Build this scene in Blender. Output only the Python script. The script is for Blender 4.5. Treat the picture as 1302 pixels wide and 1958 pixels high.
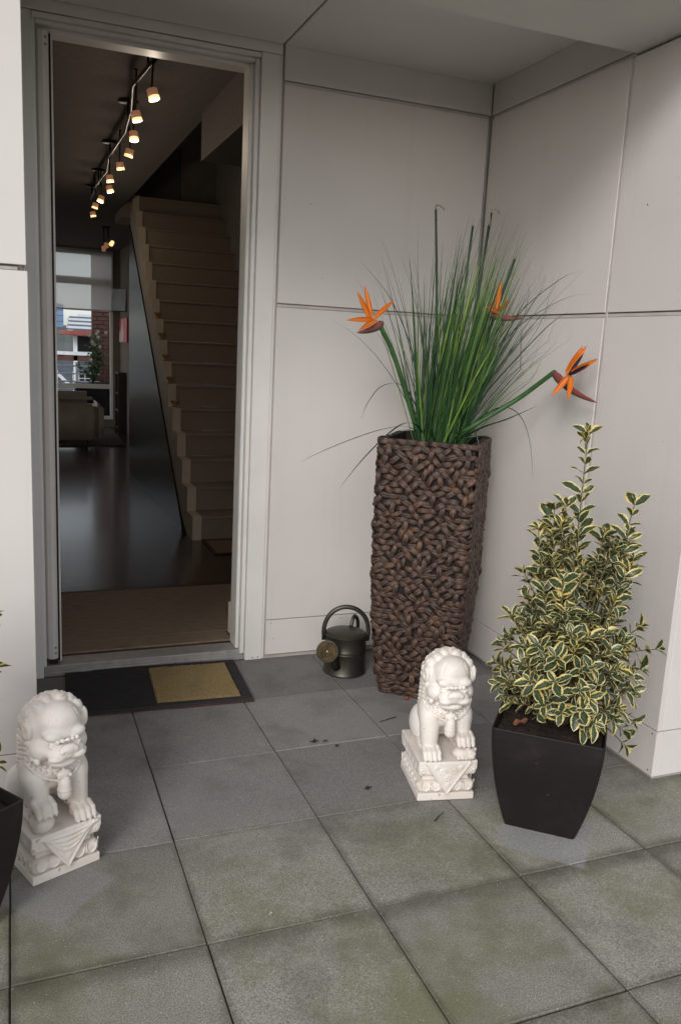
import bpy, bmesh, math, random
import numpy as np
from mathutils import Vector, Matrix, Euler

for o in list(bpy.data.objects):
    bpy.data.objects.remove(o)
SC = bpy.context.scene
COL = SC.collection
random.seed(7)
rng = np.random.default_rng(7)
PI = math.pi

# ------------------------------------------------------------------ camera
cam_d = bpy.data.cameras.new('camera')
cam = bpy.data.objects.new('camera', cam_d)
COL.objects.link(cam)
_r = Vector((0.93004401, -0.36404803, 0.04987155))
_u = Vector((0.02483934, 0.19770241, 0.97994733))
_f = Vector((0.36660762, 0.91015536, -0.19291466))
CAMP = Vector((-2.099, -3.5954, 1.4703))
cam.matrix_world = Matrix(((_r.x, _u.x, -_f.x, CAMP.x), (_r.y, _u.y, -_f.y, CAMP.y), (_r.z, _u.z, -_f.z, CAMP.z), (0, 0, 0, 1)))
cam_d.sensor_fit = 'HORIZONTAL'
cam_d.sensor_width = 36.0
cam_d.lens = 1587.83 / 1302 * 36.0
cam_d.clip_start = 0.05
cam_d.clip_end = 2000
SC.camera = cam

# ------------------------------------------------------------------ sky, sun, exposure
SUN_TRAVEL = Vector((0.54, 0.70, -0.50)).normalized()
SUN_EL = math.asin(-SUN_TRAVEL.z)
SUN_ROT = math.atan2(-SUN_TRAVEL.x, -SUN_TRAVEL.y)
world = bpy.data.worlds.new('World')
SC.world = world
world.use_nodes = True
wn = world.node_tree
sky = wn.nodes.new('ShaderNodeTexSky')
sky.sky_type = 'NISHITA'
sky.sun_disc = False
sky.sun_elevation = SUN_EL
sky.sun_rotation = SUN_ROT
sky.air_density = 1.0
sky.dust_density = 1.0
sky.ozone_density = 1.0
_hs = wn.nodes.new('ShaderNodeHueSaturation')      # overcast: the same sky, greyer all over
_hs.inputs['Saturation'].default_value = 0.25
wn.links.new(sky.outputs[0], _hs.inputs['Color'])
wn.links.new(_hs.outputs[0], wn.nodes['Background'].inputs[0])
wn.nodes['Background'].inputs[1].default_value = 0.135
sun_d = bpy.data.lights.new('sun', 'SUN')
sun_d.energy = 1.1
sun_d.angle = math.radians(20)
sun_d.color = (1.0, 0.975, 0.96)
sun = bpy.data.objects.new('sun', sun_d)
COL.objects.link(sun)
sun.rotation_euler = SUN_TRAVEL.to_track_quat('-Z', 'Y').to_euler()
sun.location = (-4, -6, 6)
SC.view_settings.view_transform = 'Standard'
SC.view_settings.look = 'None'
SC.view_settings.gamma = 1.0
SC.view_settings.use_curve_mapping = False
SC.view_settings.exposure = 0.4

# ------------------------------------------------------------------ materials
def L(r, g, b):
    f = lambda c: c / 12.92 if c <= 0.04045 else ((c + 0.055) / 1.055) ** 2.4
    return (f(r / 255), f(g / 255), f(b / 255), 1)

def node(nt, t, **kw):
    n = nt.nodes.new(t)
    for k, v in kw.items():
        setattr(n, k, v)
    return n

def new_mat(name):
    m = bpy.data.materials.new(name)
    m.use_nodes = True
    return m, m.node_tree, m.node_tree.nodes['Principled BSDF']

def mix(nt, fac, a, b, mode='MIX'):
    n = nt.nodes.new('ShaderNodeMix')
    n.data_type = 'RGBA'
    n.blend_type = mode
    for idx, v in ((0, fac), (6, a), (7, b)):
        if hasattr(v, 'is_linked') or isinstance(v, bpy.types.NodeSocket):
            nt.links.new(v, n.inputs[idx])
        else:
            n.inputs[idx].default_value = v
    return n.outputs[2]

def math_n(nt, op, a, b=None, clamp=False):
    n = nt.nodes.new('ShaderNodeMath')
    n.operation = op
    n.use_clamp = clamp
    for i, v in enumerate((a, b)):
        if v is None:
            continue
        if isinstance(v, bpy.types.NodeSocket):
            nt.links.new(v, n.inputs[i])
        else:
            n.inputs[i].default_value = v
    return n.outputs[0]

def ramp(nt, fac, lo, hi, smooth=True):
    n = nt.nodes.new('ShaderNodeMapRange')
    n.interpolation_type = 'SMOOTHSTEP' if smooth else 'LINEAR'
    nt.links.new(fac, n.inputs[0])
    n.inputs[1].default_value = lo
    n.inputs[2].default_value = hi
    return n.outputs[0]

def noise(nt, vec, scale, detail=3, rough=0.55):
    n = nt.nodes.new('ShaderNodeTexNoise')
    n.inputs['Scale'].default_value = scale
    n.inputs['Detail'].default_value = detail
    n.inputs['Roughness'].default_value = rough
    if vec is not None:
        nt.links.new(vec, n.inputs['Vector'])
    return n.outputs['Fac']

def mapping(nt, vec, scale):
    n = nt.nodes.new('ShaderNodeMapping')
    n.inputs['Scale'].default_value = scale
    nt.links.new(vec, n.inputs['Vector'])
    return n.outputs[0]

def bump(nt, bsdf, height, strength, dist=0.002):
    n = nt.nodes.new('ShaderNodeBump')
    n.inputs['Strength'].default_value = strength
    n.inputs['Distance'].default_value = dist
    nt.links.new(height, n.inputs['Height'])
    nt.links.new(n.outputs[0], bsdf.inputs['Normal'])

def pbr(name, c1, c2=None, rough=0.6, scale=8, detail=4, bstr=0.0, bscale=60, metal=0.0, stretch=None, spec=0.5, bdist=0.002, coat=0.0):
    m, nt, b = new_mat(name)
    tc = nt.nodes.new('ShaderNodeTexCoord')
    vec = tc.outputs['Object']
    if stretch:
        vec = mapping(nt, vec, stretch)
    if c2 is not None:
        f = ramp(nt, noise(nt, vec, scale, detail), 0.3, 0.7)
        nt.links.new(mix(nt, f, c1, c2), b.inputs['Base Color'])
    else:
        b.inputs['Base Color'].default_value = c1
    b.inputs['Roughness'].default_value = rough
    b.inputs['Metallic'].default_value = metal
    b.inputs['Specular IOR Level'].default_value = spec
    b.inputs['Coat Weight'].default_value = coat
    if bstr > 0:
        bump(nt, b, noise(nt, vec, bscale, 3), bstr, bdist)
    return m

def emit_mat(name, col, strength, base=(0.5, 0.4, 0.3, 1)):
    m, nt, b = new_mat(name)
    b.inputs['Base Color'].default_value = base
    b.inputs['Emission Color'].default_value = col
    b.inputs['Emission Strength'].default_value = strength
    b.inputs['Roughness'].default_value = 0.3
    return m

def panel_mat(name, c1, c2, rough=0.5):
    m, nt, b = new_mat(name)
    g = nt.nodes.new('ShaderNodeNewGeometry')
    pos = g.outputs['Position']
    big = noise(nt, pos, 1.7, 4)
    col = mix(nt, ramp(nt, big, 0.3, 0.7), c1, c2)
    # faint vertical streaks of grime and a few dark flecks
    st = noise(nt, mapping(nt, pos, (14, 14, 0.7)), 1.0, 4)
    col = mix(nt, math_n(nt, 'MULTIPLY', ramp(nt, st, 0.55, 0.8), 0.07), col, L(150, 142, 132))
    vor = nt.nodes.new('ShaderNodeTexVoronoi')
    vor.inputs['Scale'].default_value = 9
    nt.links.new(pos, vor.inputs['Vector'])
    fl = math_n(nt, 'LESS_THAN', vor.outputs['Distance'], 0.022)
    gate = math_n(nt, 'GREATER_THAN', noise(nt, pos, 5, 1), 0.56)
    col = mix(nt, math_n(nt, 'MULTIPLY', fl, gate), col, L(92, 84, 78))
    oi = nt.nodes.new('ShaderNodeObjectInfo')
    rv = nt.nodes.new('ShaderNodeMapRange')
    nt.links.new(oi.outputs['Random'], rv.inputs[0])
    rv.inputs[3].default_value = 0.955
    rv.inputs[4].default_value = 1.015
    hs = nt.nodes.new('ShaderNodeHueSaturation')
    nt.links.new(col, hs.inputs['Color'])
    nt.links.new(rv.outputs[0], hs.inputs['Value'])
    nt.links.new(hs.outputs[0], b.inputs['Base Color'])
    b.inputs['Specular IOR Level'].default_value = 0.4
    rr = nt.nodes.new('ShaderNodeMapRange')
    nt.links.new(noise(nt, pos, 6, 3), rr.inputs[0])
    rr.inputs[3].default_value = rough - 0.07
    rr.inputs[4].default_value = rough + 0.07
    nt.links.new(rr.outputs[0], b.inputs['Roughness'])
    bump(nt, b, noise(nt, pos, 240, 2), 0.08, 0.001)
    return m

MT = {}
MT['panel'] = panel_mat('panel_paint', L(217, 211, 207), L(211, 205, 201))
MT['panel_back'] = pbr('panel_backing', L(182, 172, 166), L(168, 158, 152), rough=0.6, scale=5)
MT['trim'] = pbr('frame_paint', L(228, 224, 218), L(220, 216, 210), rough=0.42, scale=4, bstr=0.04, bscale=120)
MT['jamb'] = pbr('grey_frame_paint', L(228, 226, 222), L(220, 219, 216), rough=0.42, scale=4)
MT['alu'] = pbr('aluminium', L(176, 172, 168), L(160, 156, 152), rough=0.42, scale=25, metal=0.35, bstr=0.05)
MT['bead'] = pbr('joint_bead', L(196, 188, 185), L(184, 176, 172), rough=0.5, scale=9)
MT['gasket'] = pbr('black_gasket', L(24, 22, 30), rough=0.6)
MT['soffit'] = panel_mat('soffit_paint', L(220, 219, 214), L(213, 212, 207), 0.5)
MT['dark_gap'] = pbr('dark_gap', L(52, 48, 46), rough=0.8)

def paver_mat():
    m, nt, b = new_mat('concrete_paver')
    g = nt.nodes.new('ShaderNodeNewGeometry')
    tc = nt.nodes.new('ShaderNodeTexCoord')
    oi = nt.nodes.new('ShaderNodeObjectInfo')
    pos = g.outputs['Position']
    sep = nt.nodes.new('ShaderNodeSeparateXYZ')
    nt.links.new(pos, sep.inputs[0])
    wet = ramp(nt, math_n(nt, 'ADD', sep.outputs['Y'], math_n(nt, 'MULTIPLY', noise(nt, pos, 3.1, 3), 0.45)), -1.0, -1.35)
    sp = noise(nt, pos, 260, 3, 0.7)
    dry = mix(nt, ramp(nt, sp, 0.3, 0.75), L(116, 113, 111), L(156, 152, 149))
    rain = mix(nt, ramp(nt, sp, 0.3, 0.72), L(114, 113, 103), L(180, 177, 165))
    col = mix(nt, wet, dry, rain)
    blot = noise(nt, pos, 4.5, 5, 0.6)
    col = mix(nt, math_n(nt, 'MULTIPLY', ramp(nt, blot, 0.46, 0.72), 0.5), col, L(96, 92, 88))
    light = noise(nt, pos, 7.0, 4, 0.6)
    col = mix(nt, math_n(nt, 'MULTIPLY', ramp(nt, light, 0.55, 0.8), 0.3), col, L(176, 172, 166))
    alg = math_n(nt, 'MULTIPLY', wet, ramp(nt, noise(nt, pos, 2.6, 5, 0.65), 0.42, 0.68))
    col = mix(nt, math_n(nt, 'MULTIPLY', alg, 0.66), col, L(112, 112, 74))
    # dirt gathered along the joints
    gx = nt.nodes.new('ShaderNodeSeparateXYZ')
    nt.links.new(tc.outputs['Generated'], gx.inputs[0])
    ex = math_n(nt, 'MINIMUM', gx.outputs[0], math_n(nt, 'SUBTRACT', 1.0, gx.outputs[0]))
    ey = math_n(nt, 'MINIMUM', gx.outputs[1], math_n(nt, 'SUBTRACT', 1.0, gx.outputs[1]))
    ee = math_n(nt, 'MINIMUM', ex, ey)
    far = math_n(nt, 'MULTIPLY', math_n(nt, 'SUBTRACT', 1.0, gx.outputs[1]), 0.55)
    ee = math_n(nt, 'MINIMUM', ee, far)
    en = math_n(nt, 'SUBTRACT', ee, math_n(nt, 'MULTIPLY', noise(nt, pos, 9, 4), 0.10))
    dirt = ramp(nt, en, 0.0, -0.055)
    col = mix(nt, math_n(nt, 'MULTIPLY', dirt, math_n(nt, 'ADD', math_n(nt, 'MULTIPLY', wet, 0.36), 0.05)), col, L(58, 56, 42))
    # damp black line spreading from the long front joint, and the clean ring where a pot once stood
    band = math_n(nt, 'ABSOLUTE', math_n(nt, 'ADD', sep.outputs['Y'], 1.835))
    band = math_n(nt, 'SUBTRACT', band, math_n(nt, 'MULTIPLY', noise(nt, pos, 4.0, 4), 0.11))
    col = mix(nt, math_n(nt, 'MULTIPLY', ramp(nt, band, 0.0, -0.05), 0.38), col, L(70, 66, 52))
    def clean(cx, cy, rx, ry, amt):
        ax_ = math_n(nt, 'DIVIDE', math_n(nt, 'ADD', sep.outputs['X'], -cx), rx)
        ay_ = math_n(nt, 'DIVIDE', math_n(nt, 'ADD', sep.outputs['Y'], -cy), ry)
        rr_ = math_n(nt, 'ADD', math_n(nt, 'MAXIMUM', math_n(nt, 'ABSOLUTE', math_n(nt, 'ADD', ax_, ay_)), math_n(nt, 'ABSOLUTE', math_n(nt, 'SUBTRACT', ax_, ay_))), math_n(nt, 'MULTIPLY', noise(nt, pos, 12, 3), 0.18))
        return math_n(nt, 'MULTIPLY', ramp(nt, rr_, 1.1, 1.0), amt)
    tone = mix(nt, ramp(nt, sp, 0.3, 0.72), L(130, 129, 128), L(170, 168, 166))
    col = mix(nt, clean(-0.56, -1.64, 0.20, 0.20, 0.75), col, tone)
    col = mix(nt, clean(-2.02, -1.47, 0.17, 0.17, 0.7), col, tone)
    # pale mineral flecks
    vor = nt.nodes.new('ShaderNodeTexVoronoi')
    vor.inputs['Scale'].default_value = 95
    nt.links.new(pos, vor.inputs['Vector'])
    fl = math_n(nt, 'LESS_THAN', vor.outputs['Distance'], 0.16)
    fl = math_n(nt, 'MULTIPLY', fl, math_n(nt, 'GREATER_THAN', noise(nt, pos, 40, 1), 0.58))
    col = mix(nt, math_n(nt, 'MULTIPLY', fl, 0.55), col, L(215, 210, 200))
    rv = nt.nodes.new('ShaderNodeMapRange')
    nt.links.new(oi.outputs['Random'], rv.inputs[0])
    rv.inputs[3].default_value = 0.76
    rv.inputs[4].default_value = 1.06
    hs = nt.nodes.new('ShaderNodeHueSaturation')
    nt.links.new(col, hs.inputs['Color'])
    nt.links.new(rv.outputs[0], hs.inputs['Value'])
    nt.links.new(hs.outputs[0], b.inputs['Base Color'])
    b.inputs['Roughness'].default_value = 0.78
    b.inputs['Specular IOR Level'].default_value = 0.35
    bump(nt, b, sp, 0.3, 0.0012)
    return m
MT['paver'] = paver_mat()
MT['ground'] = pbr('roof_gravel', L(66, 62, 52), L(46, 44, 36), rough=0.95, scale=40, bstr=0.4, bscale=90)

# ------------------------------------------------------------------ object helpers
def link(o, parent=None):
    COL.objects.link(o)
    if parent is not None:
        o.parent = parent
    return o

def wloc(o):
    v = Vector((0, 0, 0))
    while o is not None:
        v += o.location
        o = o.parent
    return v

def thing(name, label, cat, loc=(0, 0, 0), rotz=0.0, group=None):
    o = bpy.data.objects.new(name, None)
    o.empty_display_size = 0.05
    COL.objects.link(o)
    o.location = loc
    o.rotation_euler = (0, 0, rotz)
    o['label'] = label
    o['category'] = cat
    if group:
        o['group'] = group
    return o

def tag(o, label, cat, group=None):
    o['label'] = label
    o['category'] = cat
    if group:
        o['group'] = group
    return o

def structure(o):
    o['kind'] = 'structure'
    return o

def mesh_from(name, verts, faces, smooth=False, mat=None):
    me = bpy.data.meshes.new(name)
    me.from_pydata([tuple(v) for v in verts], [], [tuple(f) for f in faces])
    if smooth:
        me.polygons.foreach_set('use_smooth', [True] * len(me.polygons))
    if mat is not None:
        me.materials.append(mat)
    me.update()
    return me

class MB:
    """collects shapes, builds them as one mesh object"""
    def __init__(s):
        s.v = []
        s.f = []
        s.sm = []
    def add(s, verts, faces, smooth=False):
        n = len(s.v)
        s.v += [tuple(v) for v in verts]
        s.f += [tuple(i + n for i in f) for f in faces]
        s.sm += [smooth] * len(faces)
        return s
    def box(s, x0, x1, y0, y1, z0, z1, bev=0.0, M=None):
        if bev <= 0:
            vs = [(x, y, z) for x in (x0, x1) for y in (y0, y1) for z in (z0, z1)]
            fs = [(0, 1, 3, 2), (4, 6, 7, 5), (0, 4, 5, 1), (2, 3, 7, 6), (0, 2, 6, 4), (1, 5, 7, 3)]
        else:
            bm = bmesh.new()
            bmesh.ops.create_cube(bm, size=1)
            for v in bm.verts:
                v.co = Vector(((x0 + x1) / 2 + v.co.x * (x1 - x0), (y0 + y1) / 2 + v.co.y * (y1 - y0), (z0 + z1) / 2 + v.co.z * (z1 - z0)))
            bmesh.ops.bevel(bm, geom=list(bm.edges), offset=bev, segments=1, affect='EDGES')
            bm.verts.index_update()
            vs = [v.co.copy() for v in bm.verts]
            fs = [[v.index for v in f.verts] for f in bm.faces]
            bm.free()
        if M is not None:
            vs = [M @ Vector(v) for v in vs]
        return s.add(vs, fs)
    def tube(s, pts, rad, n=10, cap=True, smooth=True, flat=1.0):
        pts = [Vector(p) for p in pts]
        m = len(pts)
        if not hasattr(rad, '__len__'):
            rad = [rad] * m
        vs = []
        up = None
        for i, p in enumerate(pts):
            t = (pts[min(i + 1, m - 1)] - pts[max(i - 1, 0)]).normalized()
            if up is None:
                up = Vector((0, 0, 1)) if abs(t.z) < 0.9 else Vector((0, 1, 0))
            a = t.cross(up)
            if a.length < 1e-6:
                a = t.cross(Vector((1, 0, 0)))
            a.normalize()
            b2 = a.cross(t).normalized()
            up = b2
            for k in range(n):
                an = 2 * PI * k / n
                vs.append(p + a * (math.cos(an) * rad[i]) + b2 * (math.sin(an) * rad[i] * flat))
        fs = []
        for i in range(m - 1):
            for k in range(n):
                k2 = (k + 1) % n
                fs.append((i * n + k, i * n + k2, (i + 1) * n + k2, (i + 1) * n + k))
        if cap:
            fs.append(tuple(range(n))[::-1])
            fs.append(tuple((m - 1) * n + k for k in range(n)))
        return s.add(vs, fs, smooth)
    def lathe(s, prof, n=32, origin=(0, 0, 0), M=None, smooth=True, close=False):
        vs = []
        for r, z in prof:
            for k in range(n):
                a = 2 * PI * k / n
                vs.append(Vector((r * math.cos(a), r * math.sin(a), z)))
        if M is not None:
            vs = [M @ v for v in vs]
        vs = [v + Vector(origin) for v in vs]
        fs = []
        for i in range(len(prof) - 1):
            for k in range(n):
                k2 = (k + 1) % n
                fs.append((i * n + k, i * n + k2, (i + 1) * n + k2, (i + 1) * n + k))
        return s.add(vs, fs, smooth)
    def prism(s, poly, y0, y1, axis='y', smooth=False):
        """polygon given in the two other axes, extruded along axis"""
        n = len(poly)
        def P(a, b2, c):
            return {'y': (a, c, b2), 'x': (c, a, b2), 'z': (a, b2, c)}[axis]
        vs = [P(a, b2, y0) for a, b2 in poly] + [P(a, b2, y1) for a, b2 in poly]
        fs = [tuple(range(n)), tuple(range(2 * n - 1, n - 1, -1))]
        for i in range(n):
            j = (i + 1) % n
            fs.append((i, i + n, j + n, j))
        return s.add(vs, fs, smooth)
    def build(s, name, mat, parent=None, world=True, fixn=True):
        off = wloc(parent) if (world and parent is not None) else Vector((0, 0, 0))
        me = bpy.data.meshes.new(name)
        me.from_pydata([(v[0] - off.x, v[1] - off.y, v[2] - off.z) for v in s.v], [], s.f)
        me.polygons.foreach_set('use_smooth', s.sm)
        me.materials.append(mat)
        if fixn:
            bm = bmesh.new()
            bm.from_mesh(me)
            bmesh.ops.recalc_face_normals(bm, faces=list(bm.faces))
            bm.to_mesh(me)
            bm.free()
        me.update()
        return link(bpy.data.objects.new(name, me), parent)

def box(name, mat, parent, x0, x1, y0, y1, z0, z1, bev=0.0015, world=True):
    return MB().box(x0, x1, y0, y1, z0, z1, bev).build(name, mat, parent, world)

def spline(pts, n=12):
    """Catmull-Rom through the points"""
    P = [Vector(p) for p in pts]
    P = [P[0] * 2 - P[1]] + P + [P[-1] * 2 - P[-2]]
    out = []
    for i in range(1, len(P) - 2):
        for k in range(n):
            t = k / n
            a, b2, c, d = P[i - 1], P[i], P[i + 1], P[i + 2]
            out.append(0.5 * ((2 * b2) + (c - a) * t + (2 * a - 5 * b2 + 4 * c - d) * t * t + (3 * b2 - a - 3 * c + d) * t ** 3))
    out.append(P[-2])
    return out

# ================================================================== SETTING: ground and paving
T = 0.457
GX, GY = -1.6748, -2.2621
gnd = structure(MB().add([(-60, -60, -0.007), (60, -60, -0.007), (60, 0.03, -0.007), (-60, 0.03, -0.007)], [(0, 1, 2, 3)]).build('ground', MT['ground']))
pav = bpy.data.objects.new('pavement', None)
COL.objects.link(pav)
pav.empty_display_size = 0.05
structure(pav)
_slabs = []
for k in range(4):
    mb = MB().box(-T / 2 + 0.0016 + 0.0004 * k, T / 2 - 0.0016, -T / 2 + 0.0016, T / 2 - 0.0016 - 0.0003 * k, -0.04, 0, 0.0022)
    o = mb.build('slab', MT['paver'])
    _slabs.append(o.data)
    bpy.data.objects.remove(o)
rp = random.Random(3)
for i in range(-8, 9):
    for j in range(-8, 5):
        o = bpy.data.objects.new('paver', _slabs[(i * 3 + j * 5) % 4])
        link(o, pav)
        o.location = (GX + (i + 0.5) * T + rp.uniform(-0.0008, 0.0008), GY + (j + 0.5) * T + rp.uniform(-0.0008, 0.0008), rp.uniform(-0.0022, 0.0))
        o.rotation_euler = (rp.uniform(-0.002, 0.002), rp.uniform(-0.002, 0.002), rp.choice((0, 0, PI)) + rp.uniform(-0.002, 0.002))

# ================================================================== SETTING: the recess
ZB, ZS, ZM, ZT, ZC = 0.022, 0.1945, 1.645, 2.552, 2.6935
XD, YJ, YO = -1.0, -0.959, -1.4848
PT = 0.02
def rivet(parent, p, nrm, r=0.0035):
    M = Vector(nrm).to_track_quat('Z', 'Y').to_matrix().to_4x4()
    MB().lathe([(r, 0), (r * 0.9, 0.0012), (0.0001, 0.0018)], 8, p, M).build('rivet', MT['dark_gap'], parent)

# back wall, right of the door
bw = thing('panel_wall', 'pale panel wall between the door frame and the recess corner', 'wall', (-0.5, 0.02, 0))
box('backing', MT['panel_back'], bw, -1.03, 0.03, 0.014, 0.12, -0.05, 2.8, 0)
box('base_strip', MT['panel'], bw, XD, -0.008, 0, 0.011, ZB, ZS - 0.002)
box('panel', MT['panel'], bw, XD, -0.012, 0, 0.011, ZS + 0.002, ZM - 0.009)
box('panel', MT['panel'], bw, XD + 0.001, -0.012, 0, 0.011, ZM + 0.009, ZT - 0.008)
box('panel', MT['panel'], bw, XD, -0.002, 0, 0.011, ZT + 0.008, ZC + 0.02)
box('joint_trim', MT['bead'], bw, XD + 0.002, -0.013, 0.004, 0.0135, ZM - 0.0078, ZM + 0.0045)
box('joint_trim', MT['bead'], bw, XD + 0.002, -0.013, 0.004, 0.0135, ZT - 0.0078, ZT + 0.0045)
box('corner_trim', MT['alu'], bw, -0.0085, 0.002, 0.001, 0.0135, ZS + 0.004, ZT - 0.008)
for x in (-0.995 + 0.02, -0.62):
    rivet(bw, (x, 0.0, ZS - 0.016), (0, -1, 0), 0.0025)
rivet(bw, (-0.96, 0, 0.10), (0, -1, 0), 0.002)

# right wall of the recess and its outer face
rw = thing('panel_wall', 'pale panel wall on the right side of the recess with bright outer corner', 'wall', (0.1, -0.75, 0))
box('backing', MT['panel_back'], rw, 0.024, 0.3, -1.46, 0.01, -0.05, 2.8, 0)
box('base_strip', MT['panel'], rw, 0, PT, YO, -0.004, ZB, ZS - 0.002)
box('panel', MT['panel'], rw, 0, PT, YJ + 0.009, -0.010, ZS + 0.002, ZM - 0.009)
box('panel', MT['panel'], rw, 0, PT, YJ + 0.009, -0.010, ZM + 0.009, ZT - 0.008)
box('panel', MT['panel'], rw, 0, PT, YO, YJ - 0.009, ZS + 0.002, ZM - 0.009)
box('panel', MT['panel'], rw, 0, PT, YO, YJ - 0.009, ZM + 0.009, ZT - 0.010)
box('panel', MT['panel'], rw, 0, PT, -0.968, -0.004, ZT + 0.008, ZC + 0.02)
box('joint_trim', MT['bead'], rw, 0.004, 0.023, YJ + 0.010, -0.011, ZM - 0.0078, ZM + 0.0045)
box('joint_trim', MT['bead'], rw, 0.004, 0.023, YO + 0.01, YJ - 0.010, ZM - 0.0078, ZM + 0.0045)
box('joint_trim', MT['bead'], rw, 0.004, 0.023, -0.968, -0.011, ZT - 0.0078, ZT + 0.0045)
box('joint_trim', MT['bead'], rw, 0.0015, 0.023, YJ - 0.007, YJ + 0.005, ZS + 0.004, ZT - 0.011)
box('base_strip', MT['panel'], rw, PT + 0.0006, 3.0, YO, YO + PT, ZB, ZS - 0.002)
box('panel', MT['panel'], rw, PT + 0.0006, 1.2, YO, YO + PT, ZS + 0.002, ZM - 0.009)
box('panel', MT['panel'], rw, PT + 0.0006, 1.2, YO, YO + PT, ZM + 0.009, 4.2)
box('panel', MT['panel'], rw, 1.21, 3.0, YO, YO + PT, ZS + 0.002, ZM - 0.009)
box('panel', MT['panel'], rw, 1.21, 3.0, YO, YO + PT, ZM + 0.009, 4.2)
rivet(rw, (0, YO + 0.022, ZS - 0.014), (-1, 0, 0), 0.003)
rivet(rw, (0, YO + 0.022, ZB + 0.018), (-1, 0, 0), 0.003)
rivet(rw, (0, -1.12, 2.02), (-1, 0, 0), 0.003)

# left outer wall
YL, XL = -1.05, -2.045
lw = thing('panel_wall', 'bright pale panel wall at the left edge beside the door', 'wall', (-2.6, YL, 0))
box('backing', MT['panel_back'], lw, -5.0, XL - 0.012, YL + 0.024, 0.12, -0.05, 2.8, 0)
box('base_strip', MT['panel'], lw, -5.0, XL - 0.003, YL, YL + PT, ZB, ZS - 0.002)
box('panel', MT['panel'], lw, -3.4, XL, YL, YL + PT, ZS + 0.002, ZM - 0.007)
box('panel', MT['panel'], lw, -3.4, XL - 0.003, YL, YL + PT, ZM + 0.009, 4.2)
box('panel', MT['panel'], lw, -5.0, -3.41, YL, YL + PT, ZS + 0.002, ZM - 0.007)
box('panel', MT['panel'], lw, -5.0, -3.41, YL, YL + PT, ZM + 0.009, 4.2)
box('joint_trim', MT['alu'], lw, -3.4, XL - 0.025, YL + 0.008, YL + 0.022, ZM - 0.006, ZM + 0.004)
box('reveal_panel', MT['panel_back'], lw, XL - 0.011, XL - 0.005, YL + 0.024, 0.03, 0.0, 2.69)

# soffit over the recess
sf = structure(bpy.data.objects.new('soffit', None))
COL.objects.link(sf)
sf.location = (-1, -0.7, 2.6)
box('soffit_panel', MT['soffit'], sf, XL, XD - 0.010, -0.985, 0.0, ZC + 0.002, ZC + 0.02)
box('soffit_panel', MT['soffit'], sf, XD - 0.003, -0.001, -0.985, -0.001, ZC, ZC + 0.018)
box('soffit_panel', MT['soffit'], sf, XL + 0.02, 0.018, YO + 0.004, -0.972, ZT, ZC + 0.03)
box('soffit_frame', MT['dark_gap'], sf, XL, 0.02, -0.98, 0.1, ZC + 0.022, ZC + 0.06, 0)
up = thing('unseen_upper_storey', 'unseen pale upper storey put in to block light above the recess', 'building', (-1, 4, 2.8))  # unseen mass over the recess, added to block light from overhead
box('wall', MT['panel'], up, XL - 0.001, -0.001, YO + 0.03, YO + 0.12, ZC + 0.032, 4.2, 0)
box('wall', MT['panel_back'], up, -5.0, 3.0, -1.0, 0.2, 3.3, 4.15, 0)

# ================================================================== door frame
YF = 0.035
df = thing('door_frame', 'white metal frame of the open front door', 'door frame', (-1.5, YF, 0))
box('trim_board', MT['trim'], df, -1.098, -1.016, YF - 0.028, YF + 0.05, 0.0, 2.655, 0.002)
box('trim_lip', MT['trim'], df, -1.015, -1.006, YF - 0.024, YF + 0.02, 0.002, 2.655, 0.001)
box('jamb', MT['trim'], df, -1.118, -1.0995, YF - 0.012, YF + 0.12, 0.03, 2.632, 0.002)
box('stop', MT['trim'], df, -1.134, -1.1185, YF + 0.022, YF + 0.12, 0.05, 2.618, 0.002)
box('gasket', MT['jamb'], df, -1.1325, -1.1195, YF + 0.0175, YF + 0.0218, 0.05, 2.615, 0)
box('jamb', MT['jamb'], df, -2.034, -1.9915, YF - 0.02, YF + 0.10, 0.0, 2.655, 0.002)
box('jamb_stop', MT['jamb'], df, -1.991, -1.978, YF + 0.004, YF + 0.10, 0.02, 2.64, 0.001)
box('head', MT['trim'], df, -1.99, -1.099, YF - 0.022, YF + 0.05, 2.635, 2.653, 0.002)
box('head', MT['trim'], df, -1.977, -1.1185, YF - 0.002, YF + 0.12, 2.6195, 2.6345, 0.003)
box('head_stop', MT['trim'], df, -1.977, -1.1345, YF + 0.03, YF + 0.12, 2.604, 2.619, 0.002)
box('fascia', MT['trim'], df, -2.036, -1.008, YF - 0.026, YF + 0.02, 2.657, 2.70, 0.0015)
box('threshold', MT['alu'], df, -1.99, -1.099, YF, YF + 0.11, 0.004, 0.046, 0.004)
box('threshold_lip', MT['alu'], df, -1.99, -1.0995, YF - 0.014, YF - 0.0006, 0.0, 0.022, 0.003)
for x in (-1.62, -1.42, -1.30):
    rivet(df, (x, YF - 0.014, 0.012), (0, -1, 0), 0.003)
for x in (-1.035, -1.06):
    rivet(df, (x, YF - 0.028, 0.012), (0, -1, 0), 0.003)

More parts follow.
